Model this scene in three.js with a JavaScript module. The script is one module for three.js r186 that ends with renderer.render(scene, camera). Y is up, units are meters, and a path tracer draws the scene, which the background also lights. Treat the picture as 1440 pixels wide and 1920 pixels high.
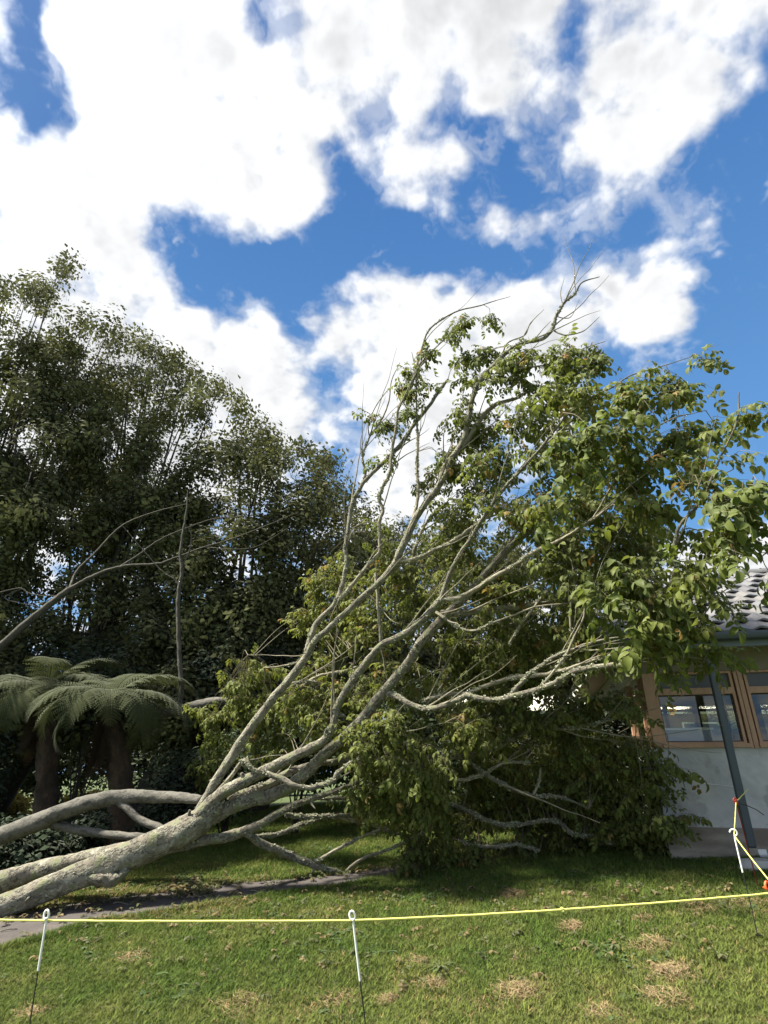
import * as THREE from 'three';
import { ImprovedNoise } from 'three/addons/math/ImprovedNoise.js';
import { RoundedBoxGeometry } from 'three/addons/geometries/RoundedBoxGeometry.js';
import { mergeGeometries } from 'three/addons/utils/BufferGeometryUtils.js';

// ---------------------------------------------------------------- camera, sky, sun, exposure
const V3 = (x, y, z) => new THREE.Vector3(x, y, z);
const FOCAL = 1087, PITCH = THREE.MathUtils.degToRad(24.3), EYE = 1.75;
const scene = new THREE.Scene();
const camera = new THREE.PerspectiveCamera(2 * Math.atan(960 / FOCAL) * 180 / Math.PI, 0.75, 0.05, 3000);
camera.position.set(0, EYE, 0);
camera.rotation.set(PITCH, 0, 0);
const renderer = new THREE.WebGLRenderer({ antialias: true });
renderer.setSize(768, 1024);
renderer.toneMapping = THREE.LinearToneMapping;
renderer.toneMappingExposure = 3.2;
renderer.shadowMap.enabled = true;
const CP = Math.cos(PITCH), SP = Math.sin(PITCH);

const SUN_EL = THREE.MathUtils.degToRad(54), SUN_AZ = THREE.MathUtils.degToRad(-94);
const sunDir = V3(Math.sin(SUN_AZ) * Math.cos(SUN_EL), Math.sin(SUN_EL), -Math.cos(SUN_AZ) * Math.cos(SUN_EL));
const sun = new THREE.DirectionalLight(new THREE.Color(1.0, 0.94, 0.80), 4.6);
sun.position.copy(sunDir).multiplyScalar(60);
sun.castShadow = true;
sun.shadow.radius = 12;
sun.shadow.mapSize.set(4096, 4096);
Object.assign(sun.shadow.camera, { left: -25, right: 25, top: 25, bottom: -25, near: 1, far: 150 });
scene.add(sun, sun.target);

// seeded random numbers and noise
function rng(seed) { let a = seed >>> 0; return () => { a = (a + 0x6d2b79f5) | 0; let t = Math.imul(a ^ (a >>> 15), 1 | a); t = (t + Math.imul(t ^ (t >>> 7), 61 | t)) ^ t; return ((t ^ (t >>> 14)) >>> 0) / 4294967296; }; }
const PN = new ImprovedNoise();
const noise = (x, y, z) => PN.noise(x, y, z);
function fbm(x, y, z, n) { let s = 0, a = 0.5; for (let i = 0; i < n; i++) { s += a * PN.noise(x, y, z); x = x * 2.03 + 11.3; y = y * 2.03 + 5.7; z = z * 2.03 + 3.1; a *= 0.52; } return s; }
const sstep = (a, b, x) => { const t = Math.min(1, Math.max(0, (x - a) / (b - a))); return t * t * (3 - 2 * t); };
const lerp = (a, b, t) => a + (b - a) * t;

// broken cumulus: how much cloud stands in each direction (a coarse cloud map of the day, carried on by noise all round)
const CLOUDS = ['4289998937998878996899987', '5379998944998858874799845', '4348888965998877764899874', '3249989699997637766899962', '8279989999984532666888620', '9999989999976663356887300', '8899989998733622146654000',
  '7899843564100026663615510', '7899950000000001102565200', '8899983010267764764787300', '8899998451799999997776200', '8899999885699999987432000', '9999999998568999885210000', '9999999999768998753100000',
  '9999999998647987542000000', '9888888886338876432100000', '7777776654357765432210011', '5555555555555555544357888', '4555555555555555555578999'];
function cloudMap(px, py) {
  const gx = Math.min(23.999, Math.max(0, px / 60)), gy = Math.min(17.999, Math.max(0, py / 60)), x0 = Math.floor(gx), y0 = Math.floor(gy);
  const fx = sstep(0, 1, gx - x0) * 0.5 + (gx - x0) * 0.5, fy = sstep(0, 1, gy - y0) * 0.5 + (gy - y0) * 0.5, at = (x, y) => CLOUDS[y].charCodeAt(x) - 48;
  return lerp(lerp(at(x0, y0), at(x0 + 1, y0), fx), lerp(at(x0, y0 + 1), at(x0 + 1, y0 + 1), fx), fy) / 9;
}
function makeSky() {
  const W = 4096, H = 2048, data = new Float32Array(W * H * 4);
  for (let j = 0; j < H; j++) {
    const el = ((j + 0.5) / H - 0.5) * Math.PI, sy = Math.sin(el), cy = Math.cos(el);
    for (let i = 0; i < W; i++) {
      const o = (j * W + i) * 4;
      data[o + 3] = 1;
      if (sy <= 0) { data[o] = 0.20; data[o + 1] = 0.22; data[o + 2] = 0.2; continue; }
      const az = ((i + 0.5) / W - 0.5) * 2 * Math.PI, x = Math.cos(az) * cy, z = Math.sin(az) * cy;
      const zc = z * CP - sy * SP, yc = sy * CP + z * SP;
      let g = 0.6 + 0.5 * noise(x * 2.2 + 7, sy * 2.2, z * 2.2 + 3), inside = 0;
      if (zc < -0.1) {
        let px = 720 + FOCAL * x / -zc, py = 960 - FOCAL * yc / -zc;
        inside = sstep(-420, 0, px) * sstep(1860, 1440, px) * sstep(-420, 0, py);
        if (inside > 0) {
          const w1 = noise(x * 9, sy * 9, z * 9), w2 = noise(x * 9 + 31, sy * 9 + 4, z * 9);
          g = lerp(g, cloudMap(px + w1 * 34, py + w2 * 34), inside);
        }
      }
      const k = 1 / (sy + 0.32), u = x * k, v = z * k;
      const far = inside > 0 ? 0 : 3, big = fbm(u * 7.5, v * 7.5, 0.3, 7 - far);
      const fine = fbm(u * 24 + big * 0.8, v * 24, 4.2, 6 - far);
      const D = g + big * 0.78 + fine * 0.5;
      const wisp = fbm(u * 21 + 7 + fine * 1.4, v * 21 - fine * 1.4, 8.1, 6 - far);
      let a = Math.max(sstep(0.32, 0.86, D), 0.4 * sstep(0.22, 0.85, g + big * 0.6 + wisp * 0.9));
      const toSun = Math.max(0, x * sunDir.x + sy * sunDir.y + z * sunDir.z);
      const glow = Math.pow(toSun, 12);
      const lit = inside > 0 ? big - fbm((u + 0.03 * sunDir.x) * 7.5, (v + 0.03 * sunDir.z) * 7.5, 0.3, 5) : 0;
      const thick = sstep(0.7, 1.15, D), soft = fbm(u * 4.1 + 9, v * 4.1 - 5, 2.2, 5 - far);
      let b = (1.06 + 0.2 * fine + 0.12 * big + 0.75 * lit + 2.6 * glow) * (1 - 0.30 * thick * sstep(-0.14, 0.26, soft + 0.12 * fine)) / 3.2;
      const hz = Math.pow(1 - sy, 1.3);
      const br = lerp(0.018, 0.076, hz) + 0.05 * glow, bg = lerp(0.056, 0.175, hz) + 0.04 * glow, bb = lerp(0.150, 0.315, hz) + 0.03 * glow;
      a *= 0.98;
      data[o] = lerp(br, b * 0.985, a); data[o + 1] = lerp(bg, b * 0.995, a); data[o + 2] = lerp(bb, b * 1.0, a);
    }
  }
  const t = new THREE.DataTexture(data, W, H, THREE.RGBAFormat, THREE.FloatType);
  t.mapping = THREE.EquirectangularReflectionMapping; t.magFilter = THREE.LinearFilter; t.minFilter = THREE.LinearFilter; t.needsUpdate = true;
  return t;
}
const skyTexture = makeSky();
scene.background = skyTexture; scene.environment = skyTexture;

// ---------------------------------------------------------------- helpers
const used = new Map();
function numbered(name) { const n = used.get(name) ?? 0; used.set(name, n + 1); return n ? name + '_' + String(n).padStart(3, '0') : name; }
function tag(o, label, category, group, kind) { o.userData.label = label; if (category) o.userData.category = category; if (group) o.userData.group = group; if (kind) o.userData.kind = kind; return o; }
function base(name, pos) { const g = new THREE.Group(); g.name = numbered(name); g.position.copy(pos ?? V3(0, 0, 0)); scene.add(g); return g; }
function mesh(name, geo, mat, parent) { const m = new THREE.Mesh(geo, mat); m.name = parent ? name : numbered(name); m.castShadow = m.receiveShadow = true; (parent ?? scene).add(m); return m; }
function structure(name, geo, mat) { const m = mesh(name, geo, mat); m.userData.kind = 'structure'; return m; }
const ray = (px, py) => { const a = (px - 720) / FOCAL, b = (960 - py) / FOCAL; return V3(a, SP + b * CP, -(CP - b * SP)); };
const at = (px, py, d) => { const r = ray(px, py); return r.multiplyScalar(d / -r.z).add(camera.position); };   // a pixel and a distance ahead make a point
const perPixel = (px, py, d) => d / -ray(px, py).z / FOCAL;

const randDir = (R) => { const z = 2 * R() - 1, a = R() * 6.283, q = Math.sqrt(1 - z * z); return V3(q * Math.cos(a), z, q * Math.sin(a)); };
class MB {                                                     // collects triangles for one mesh
  constructor() { this.p = []; this.n = []; this.u = []; this.i = []; }
  vert(p, n, u, v) { this.p.push(p.x, p.y, p.z); this.n.push(n.x, n.y, n.z); this.u.push(u, v); return this.p.length / 3 - 1; }
  tri(a, b, c) { this.i.push(a, b, c); }
  geo(smooth) {
    const g = new THREE.BufferGeometry();
    g.setAttribute('position', new THREE.Float32BufferAttribute(this.p, 3)); g.setAttribute('normal', new THREE.Float32BufferAttribute(this.n, 3)); g.setAttribute('uv', new THREE.Float32BufferAttribute(this.u, 2));
    g.setIndex(this.i); if (smooth) g.computeVertexNormals(); return g;
  }
  box(x0, x1, y0, y1, z0, z1) {
    const f = (o, a, b, n) => { const s = [[0, 0], [1, 0], [1, 1], [0, 1]].map(([i, j]) => { const p = o.clone().addScaledVector(a, i).addScaledVector(b, j); return this.vert(p, n, Math.abs(n.x) > 0.5 ? p.z : p.x, Math.abs(n.y) > 0.5 ? p.z : p.y); }); this.tri(s[0], s[1], s[2]); this.tri(s[0], s[2], s[3]); };
    const X = V3(x1 - x0, 0, 0), Y = V3(0, y1 - y0, 0), Z = V3(0, 0, z1 - z0);
    f(V3(x0, y0, z1), X, Y, V3(0, 0, 1)); f(V3(x1, y0, z0), X.clone().negate(), Y, V3(0, 0, -1)); f(V3(x0, y0, z0), Z, Y, V3(-1, 0, 0));
    f(V3(x1, y0, z1), Z.clone().negate(), Y, V3(1, 0, 0)); f(V3(x0, y1, z1), X, Z.clone().negate(), V3(0, 1, 0)); f(V3(x0, y0, z0), X, Z, V3(0, -1, 0));
    return this;
  }
}
// a tapering tube through points with a radius each; rough > 0 makes knots and hollows
function spline(pts, step) {
  const c = new THREE.CatmullRomCurve3(pts.map((q) => q.p), false, 'centripetal'), n = Math.max(2, Math.min(220, Math.round(c.getLength() / step))), out = [], m = pts.length - 1;
  for (let i = 0; i <= n; i++) { const t = i / n, k = Math.min(m - 1, Math.floor(t * m)), f = t * m - k; out.push({ p: c.getPoint(t), r: lerp(pts[k].r, pts[k + 1].r, f) }); }
  return out;
}
function tube(mb, pts, sides, rough = 0, seed = 0, vScale = 1, flareStart = false) {
  let nx = null, len = 0; const rings = [];
  for (let i = 0; i < pts.length; i++) {
    const t = pts[Math.min(i + 1, pts.length - 1)].p.clone().sub(pts[Math.max(i - 1, 0)].p).normalize();
    if (!nx) nx = Math.abs(t.y) < 0.9 ? V3(0, 1, 0) : V3(1, 0, 0);
    nx = nx.clone().addScaledVector(t, -nx.dot(t)).normalize();
    const ny = t.clone().cross(nx), r = pts[i].r, ring = [];
    if (i) len += pts[i].p.distanceTo(pts[i - 1].p);
    for (let k = 0; k <= sides; k++) {
      const a = k / sides * 2 * Math.PI, d = nx.clone().multiplyScalar(Math.cos(a)).addScaledVector(ny, Math.sin(a));
      let rr = r;
      if (rough) { const q = pts[i].p, c = Math.cos(a), s = Math.sin(a), f = 0.9 / Math.max(r, 0.02); rr *= 1 + rough * (0.9 * noise(c * 1.1 + seed, s * 1.1, len * f * 0.35) + 0.6 * noise(c * 2.6 + seed, s * 2.6 + 9, len * f * 1.1) + 0.35 * noise(c * 6 + q.x * 9, s * 6 + q.y * 9, len * f * 3)); }
      ring.push(mb.vert(pts[i].p.clone().addScaledVector(d, rr), d, k / sides * Math.max(1, Math.round(r * 12)), len * vScale));
    }
    rings.push(ring);
  }
  for (let i = 0; i + 1 < rings.length; i++) for (let k = 0; k < sides; k++) { mb.tri(rings[i][k], rings[i][k + 1], rings[i + 1][k]); mb.tri(rings[i][k + 1], rings[i + 1][k + 1], rings[i + 1][k]); }
  for (const [e, s] of [[0, -1], [rings.length - 1, 1]]) {
    const o = pts[e], q = pts[e ? e - 1 : 1].p, t = o.p.clone().sub(q).normalize(), c = mb.vert(o.p.clone().addScaledVector(t, o.r * 0.4), t, 0.5, 0.5), ring = rings[e];
    for (let k = 0; k < sides; k++) s > 0 ? mb.tri(ring[k], ring[k + 1], c) : mb.tri(ring[k + 1], ring[k], c);
  }
  return mb;
}
const wires = (pts, r, sides = 6) => { const mb = new MB(); tube(mb, pts.map((p) => ({ p, r })), sides); return mb.geo(); };

// tileable textures
function lattice(seed, n) { const R = rng(seed), a = new Float32Array(n * n); for (let i = 0; i < a.length; i++) a[i] = R(); return (x, y) => { const x0 = Math.floor(x), y0 = Math.floor(y), fx = sstep(0, 1, x - x0), fy = sstep(0, 1, y - y0), m = (v) => ((v % n) + n) % n, g = (i, j) => a[m(j) * n + m(i)]; return lerp(lerp(g(x0, y0), g(x0 + 1, y0), fx), lerp(g(x0, y0 + 1), g(x0 + 1, y0 + 1), fx), fy); }; }
function tileNoise(seed, start, octaves) { const l = []; for (let i = 0; i < octaves; i++) l.push(lattice(seed + i * 17, start << i)); return (u, v, sx = 1) => { let s = 0, a = 0.5, w = 0; l.forEach((f, i) => { s += a * f(u * (start << i) * sx, v * (start << i)); w += a; a *= 0.6; }); return s / w; }; }
function texture(size, fn, color = true) {
  const data = new Uint8Array(size * size * 4), srgb = (c) => 255 * (c <= 0.0031308 ? 12.92 * c : 1.055 * Math.pow(c, 1 / 2.4) - 0.055);
  for (let j = 0; j < size; j++) for (let i = 0; i < size; i++) { const c = fn((i + 0.5) / size, (j + 0.5) / size), o = (j * size + i) * 4; for (let k = 0; k < 3; k++) { const x = Math.min(1, Math.max(0, Array.isArray(c) ? c[k] : c)); data[o + k] = color ? srgb(x) : x * 255; } data[o + 3] = 255; }
  const t = new THREE.DataTexture(data, size, size); t.wrapS = t.wrapT = THREE.RepeatWrapping; t.magFilter = THREE.LinearFilter; t.minFilter = THREE.LinearMipmapLinearFilter; t.generateMipmaps = true;
  if (color) t.colorSpace = THREE.SRGBColorSpace; t.needsUpdate = true; return t;
}
const mix3 = (a, b, t) => [lerp(a[0], b[0], t), lerp(a[1], b[1], t), lerp(a[2], b[2], t)];
const std = (o) => new THREE.MeshStandardMaterial({ roughness: 0.9, ...o });
const col = (r, g, b) => new THREE.Color().setRGB(r, g, b);

// ---------------------------------------------------------------- materials
const M = {};
{
  const n5 = tileNoise(141, 24, 4), n6 = tileNoise(155, 6, 5), n1 = tileNoise(5, 4, 6), n2 = tileNoise(91, 8, 5), n3 = tileNoise(33, 16, 4), n4 = tileNoise(67, 3, 4);
  
  const barkAt = (u, v) => { const rid = Math.abs(n6(u, v) - 0.5) * 2, fis = sstep(0.10, 0.0, rid) * sstep(0.35, 0.6, n2(u, v)), lich = sstep(0.42, 0.66, n1(u, v) * 0.6 + n5(u, v) * 0.4), speck = sstep(0.56, 0.68, n5(u, v)) * sstep(0.4, 0.6, n2(u, v)); return { fis, lich, speck, tone: n4(u, v) }; };
  const barkMap = texture(1024, (u, v) => { const q = barkAt(u, v), f = n5(u * 2 % 1, v * 2 % 1); let c = mix3([0.115, 0.098, 0.072], [0.21, 0.19, 0.15], q.tone * 0.5 + f * 0.5); c = mix3(c, [0.37, 0.365, 0.285], q.lich * (0.5 + 0.5 * f)); c = mix3(c, [0.12, 0.15, 0.05], 0.5 * sstep(0.58, 0.72, n6(u, v))); c = mix3(c, [0.035, 0.032, 0.026], q.fis * 0.9); return mix3(c, [0.055, 0.052, 0.042], q.speck * 0.75); });
  const barkBump = texture(1024, (u, v) => { const q = barkAt(u, v); return 0.4 + 0.3 * q.lich - 0.35 * q.fis - 0.15 * q.speck + 0.5 * (n5(u, v) - 0.5); }, false);
  M.bark = std({ map: barkMap, bumpMap: barkBump, bumpScale: 0.016, roughness: 0.95 });
  const smooth = texture(256, (u, v) => { const t = n1(u, v), s = sstep(0.58, 0.7, n2(u, v)); return mix3(mix3([0.12, 0.10, 0.07], [0.25, 0.225, 0.165], t), [0.37, 0.365, 0.275], s * 0.8); });
  M.limb = std({ map: smooth, bumpMap: barkBump, bumpScale: 0.006, roughness: 0.92 });
  M.twig = std({ color: col(0.14, 0.12, 0.08), roughness: 0.85 });
  const dark = texture(256, (u, v) => mix3([0.018, 0.016, 0.013], [0.062, 0.055, 0.045], n1(u, v)));
  M.darkBark = std({ map: dark, bumpMap: barkBump, bumpScale: 0.01 });
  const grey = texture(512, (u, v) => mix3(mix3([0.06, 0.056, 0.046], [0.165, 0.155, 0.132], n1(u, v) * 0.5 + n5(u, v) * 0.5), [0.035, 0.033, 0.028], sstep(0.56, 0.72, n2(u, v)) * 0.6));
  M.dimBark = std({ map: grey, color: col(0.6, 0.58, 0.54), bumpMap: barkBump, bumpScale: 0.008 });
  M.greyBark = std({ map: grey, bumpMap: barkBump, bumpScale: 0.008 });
  const fernTrunk = texture(256, (u, v) => mix3([0.012, 0.009, 0.007], [0.09, 0.055, 0.032], n2(u, v, 1) * n1(u, v) * 1.6));
  M.fernTrunk = std({ map: fernTrunk, bumpMap: barkBump, bumpScale: 0.03, roughness: 1 });
  M.lichen = std({ color: col(1, 1, 1), roughness: 1, side: THREE.DoubleSide });
  // leaves: a blade with a pale midrib and side veins
  const leafMap = texture(128, (u, v) => { const m = Math.abs(u - 0.5) * 2, rib = sstep(0.09, 0.0, m), side = sstep(0.86, 1, Math.sin((v * 9 - m * 1.6) * 2 * Math.PI)) * (1 - m), k = 0.74 + 0.26 * n1(u, v); return mix3(mix3([k * 0.9, k * 0.92, k * 0.85], [1, 1, 0.95], side * 0.4), [1, 1, 0.9], rib * 0.7); });
  const leaf = (o) => new THREE.MeshPhysicalMaterial({ map: leafMap, side: THREE.DoubleSide, roughness: 1, transmission: 0.5, thickness: 0, clearcoat: 0.22, clearcoatRoughness: 0.42, specularIntensity: 0.35, ...o });
  M.leaf = leaf({ color: col(1, 1, 1) });
  M.leafTones = [[0.15, 0.19, 0.034], [0.125, 0.165, 0.034], [0.18, 0.215, 0.034], [0.13, 0.165, 0.042], [0.215, 0.21, 0.038]].map((c) => leaf({ color: col(...c) }));
  M.farLeaf = new THREE.MeshPhysicalMaterial({ color: col(1, 1, 1), side: THREE.DoubleSide, roughness: 1, transmission: 0.33, thickness: 0, specularIntensity: 0.4 });
  M.frond = new THREE.MeshPhysicalMaterial({ color: col(0.055, 0.066, 0.026), side: THREE.DoubleSide, roughness: 1, transmission: 0.3, thickness: 0, specularIntensity: 0.4 });
  M.oldFrond = new THREE.MeshPhysicalMaterial({ color: col(0.035, 0.024, 0.015), side: THREE.DoubleSide, roughness: 1, transmission: 0.2, thickness: 0, specularIntensity: 0.2 });
  M.grass = new THREE.MeshPhysicalMaterial({ color: col(1, 1, 1), side: THREE.DoubleSide, roughness: 1, transmission: 0.3, thickness: 0, specularIntensity: 0.4 });
  M.straw = std({ color: col(0.31, 0.225, 0.12), side: THREE.DoubleSide });
  M.strawDark = std({ color: col(0.17, 0.115, 0.06), side: THREE.DoubleSide });
  const soil = texture(512, (u, v) => { const a = n1(u, v), b = n2(u, v), c = n3(u, v); return mix3(mix3([0.03, 0.045, 0.012], [0.07, 0.10, 0.022], b), [0.10, 0.088, 0.045], sstep(0.55, 0.72, a) * 0.4 * c); });
  soil.repeat.set(0.5, 0.5);
  M.soil = std({ map: soil, roughness: 1 });
  const asph = texture(512, (u, v) => { const a = n1(u, v), c = n3(u, v), d = n2(u, v); return mix3(mix3([0.038, 0.032, 0.030], [0.085, 0.073, 0.069], c * 0.6 + a * 0.4), [0.12, 0.10, 0.08], sstep(0.62, 0.75, d) * 0.4); });
  const asphBump = texture(512, (u, v) => n3(u * 3, v * 3) * 0.6 + n2(u * 2, v * 2) * 0.4, false);
  asph.repeat.set(0.6, 0.6); asphBump.repeat.set(0.8, 0.8);
  M.asphalt = std({ map: asph, bumpMap: asphBump, bumpScale: 0.006, roughness: 0.95 });
  const plaster = texture(512, (u, v) => { const a = n4(u, v), b = n1(u, v); return mix3(mix3([0.36, 0.355, 0.352], [0.52, 0.512, 0.505], sstep(0.3, 0.7, a * 0.55 + b * 0.45)), [0.27, 0.255, 0.235], 0.6 * sstep(0.56, 0.7, n6(u, v))); });
  const l1 = tileNoise(211, 3, 5), l2 = tileNoise(317, 5, 5);
  const plasterBump = texture(512, (u, v) => { const w = l1(u, v), r = Math.abs(l2(u, v + w * 0.2) - 0.5) * 2; return 0.75 * w + 0.22 * sstep(0.0, 0.13, r) * sstep(0.45, 0.6, n4(u, v)) + 0.06 * n3(u, v); }, false);
  plaster.repeat.set(0.5, 0.5); plasterBump.repeat.set(0.55, 0.55);
  M.plaster = std({ map: plaster, bumpMap: plasterBump, bumpScale: 0.05, roughness: 0.95 });
  M.whitePlaster = std({ color: col(0.72, 0.71, 0.67), bumpMap: plasterBump, bumpScale: 0.008 });
  const conc = texture(512, (u, v) => mix3([0.17, 0.14, 0.115], [0.33, 0.29, 0.245], sstep(0.3, 0.7, n1(u * 0.25, v) * 0.75 + n3(u * 0.25, v) * 0.25)));
  M.plinth = std({ map: conc, bumpMap: asphBump, bumpScale: 0.006 });
  M.concrete = std({ color: col(0.42, 0.41, 0.39), bumpMap: asphBump, bumpScale: 0.01 });
  const wood = texture(512, (u, v) => { const g = tileG(u, v); return mix3([0.29, 0.155, 0.09], [0.50, 0.30, 0.19], g); });
  function tileG(u, v) { return 0.5 * n1(u * 8 % 1, v * 0.5 % 1) + 0.5 * n3(u * 4 % 1, v % 1); }
  M.timber = std({ map: wood, roughness: 0.6 });
  M.darkTimber = std({ color: col(0.05, 0.035, 0.028), roughness: 0.6 });
  const beam = texture(512, (u, v) => mix3([0.15, 0.125, 0.095], [0.24, 0.205, 0.16], n1(u, v)));
  M.beam = std({ map: beam, bumpMap: plasterBump, bumpScale: 0.012 });
  M.soffit = std({ color: col(0.24, 0.20, 0.15) });
  M.steelBlue = std({ color: col(0.048, 0.06, 0.072), roughness: 0.45, metalness: 0.1 });
  M.fascia = std({ color: col(0.12, 0.14, 0.155), roughness: 0.55 });
  M.glass = new THREE.MeshPhysicalMaterial({ color: col(0.93, 0.95, 0.95), roughness: 0.02, transmission: 1, thickness: 0, ior: 1.5, side: THREE.DoubleSide });
  M.panel = std({ color: col(0.075, 0.075, 0.085), roughness: 0.5 });
  M.cabinet = std({ color: col(0.36, 0.38, 0.39), roughness: 0.5 });
  M.inner = std({ color: col(0.3, 0.29, 0.27) });
  M.ceiling = std({ color: col(0.2, 0.19, 0.18) });
  M.tiles = [[0.12, 0.12, 0.13], [0.15, 0.15, 0.158], [0.095, 0.095, 0.105], [0.135, 0.13, 0.13]].map((c) => std({ color: col(...c), bumpMap: asphBump, bumpScale: 0.004, roughness: 0.65 }));
  M.rope = std({ map: texture(64, (u, v) => { const s = Math.sin((u * 2 + v * 2) * 2 * Math.PI) * 0.5 + 0.5; return mix3([0.62, 0.56, 0.09], [0.80, 0.77, 0.26], s); }), roughness: 0.7 });
  M.whiteRod = std({ color: col(0.76, 0.76, 0.73), roughness: 0.45 });
  M.darkRod = std({ color: col(0.035, 0.035, 0.033), roughness: 0.5, metalness: 0.5 });
  M.redCord = std({ color: col(0.22, 0.025, 0.022), roughness: 0.6 });
  M.redClip = std({ color: col(0.42, 0.04, 0.03), roughness: 0.45 });
  M.orange = std({ color: col(0.75, 0.12, 0.03), roughness: 0.5 });
  M.black = std({ color: col(0.015, 0.015, 0.015), roughness: 0.5 });
  M.galvanised = std({ color: col(0.4, 0.4, 0.39), roughness: 0.4, metalness: 0.8 });
  M.whiteWire = std({ color: col(0.75, 0.74, 0.72) });
  M.cream = std({ color: col(0.78, 0.74, 0.6) });
  M.brownWall = std({ color: col(0.13, 0.10, 0.08) });
}

// ---------------------------------------------------------------- ground, path
function ground(x, z) {
  const d = -z, dd = d < 4.4 ? 4.4 + (d - 4.4) * 0.12 : d > 12 ? 12 + 2.2 * (1 - Math.exp(-(d - 12) / 2.2)) : d;
  const sx = x > 0 ? 0.08 * Math.min(x, 10) : 0.03 * Math.max(x, -20);
  return EYE - 2.29 + 0.12 * dd + sx + 0.03 * noise(x * 0.55, 3.3, z * 0.55) * sstep(60, 20, d);
}
function hit(px, py) { const r = ray(px, py); let s = 2; for (let i = 0; i < 2600; i++) { const x = r.x * s, z = r.z * s; if (EYE + r.y * s <= ground(x, z)) break; s += 0.01; } const p = r.multiplyScalar(s).add(camera.position); p.y = ground(p.x, p.z); return p; }
{
  const cuts = (list) => list.flatMap(([a, b, s]) => { const o = []; for (let v = a; v < b - 1e-6; v += s) o.push(v); return o; });
  const xs = cuts([[-900, -100, 100], [-100, -20, 8], [-20, 20, 0.25], [20, 100, 8], [100, 901, 100]]), zs = cuts([[-1400, -100, 130], [-100, -30, 7], [-30, -3, 0.25], [-3, 12, 1.5], [12, 120, 30]]);
  const mb = new MB();
  for (const z of zs) for (const x of xs) mb.vert(V3(x, ground(x, z), z), V3(0, 1, 0), x, z);
  for (let j = 0; j + 1 < zs.length; j++) for (let i = 0; i + 1 < xs.length; i++) { const a = j * xs.length + i, b = a + xs.length; mb.tri(a, b, a + 1); mb.tri(a + 1, b, b + 1); }
  structure('ground', mb.geo(true), M.soil);
}
const nearEdge = [[-260, 1872], [-120, 1818], [0, 1783], [90, 1759], [175, 1732], [325, 1709], [450, 1689], [600, 1669], [720, 1650], [870, 1626], [1020, 1604], [1220, 1590]].map(([x, y]) => hit(x, y));
const farEdge = [[-260, 1752], [-120, 1736], [0, 1722], [65, 1710], [200, 1685], [320, 1674], [420, 1660], [600, 1645], [720, 1628], [870, 1604], [1020, 1582], [1220, 1562]].map(([x, y]) => hit(x, y));
const nearCurve = new THREE.CatmullRomCurve3(nearEdge), farCurve = new THREE.CatmullRomCurve3(farEdge), pathCells = [];
{
  const mb = new MB(), N = 90, K = 8;
  for (let i = 0; i <= N; i++) {
    const a = nearCurve.getPoint(i / N), b = farCurve.getPoint(i / N), j = 0.05 * noise(i * 0.7, 0, 1), b2 = b.clone().lerp(a, -0.03 + 0.05 * noise(i * 0.45, 7, 1)), a2 = a.clone().lerp(b, j);
    pathCells.push([a2, b2]);
    for (let k = 0; k <= K; k++) { const p = a2.clone().lerp(b2, k / K); p.y = ground(p.x, p.z) + 0.012; mb.vert(p, V3(0, 1, 0), p.x, p.z); }
  }
  for (let i = 0; i < N; i++) for (let k = 0; k < K; k++) { const a = i * (K + 1) + k; mb.tri(a, a + K + 1, a + 1); mb.tri(a + 1, a + K + 1, a + K + 2); }
  structure('path', mb.geo(true), M.asphalt);
}
function onPath(x, z, grow = 0) {                               // < 0 inside
  for (let i = 0; i + 1 < pathCells.length; i++) {
    const [a, b] = pathCells[i], [c, d] = pathCells[i + 1];
    if (x < Math.min(a.x, b.x, c.x, d.x) - 0.1 || x > Math.max(a.x, b.x, c.x, d.x) + 0.1) continue;
    const ins = (p, q, r) => { const s = (u, v) => (v.x - u.x) * (z - u.z) - (v.z - u.z) * (x - u.x), e = s(p, q), f = s(q, r), g = s(r, p); return (e >= 0 && f >= 0 && g >= 0) || (e <= 0 && f <= 0 && g <= 0); };
    if (ins(a, b, c) || ins(b, c, d)) return true;
  }
  return false;
}

// ---------------------------------------------------------------- the house
const HOUSE_TURN = THREE.MathUtils.degToRad(-13), corner = at(1257, 1597, 8.45);
corner.y = ground(corner.x, corner.z);
const hU = V3(Math.cos(HOUSE_TURN), 0, -Math.sin(HOUSE_TURN)), hN = V3(Math.sin(HOUSE_TURN), 0, Math.cos(HOUSE_TURN));
function onWall(px, py, z0 = 0) { const r = ray(px, py), o = camera.position.clone().sub(corner), s = (z0 - o.dot(hN)) / r.dot(hN), p = o.addScaledVector(r, s); return { u: p.dot(hU), v: p.y }; }
const house = base('house', corner); house.rotation.y = HOUSE_TURN;
tag(house, 'grey plastered house with red timber windows and tiled roof right of the fallen tree', 'house');
const inHouse = (x, z) => { const p = V3(x, 0, z).sub(corner), u = p.dot(hU), n = p.dot(hN); return u > -0.05 && u < 7 && n < 0.03 && n > -6; };
let eaveV, roofTop;
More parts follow.
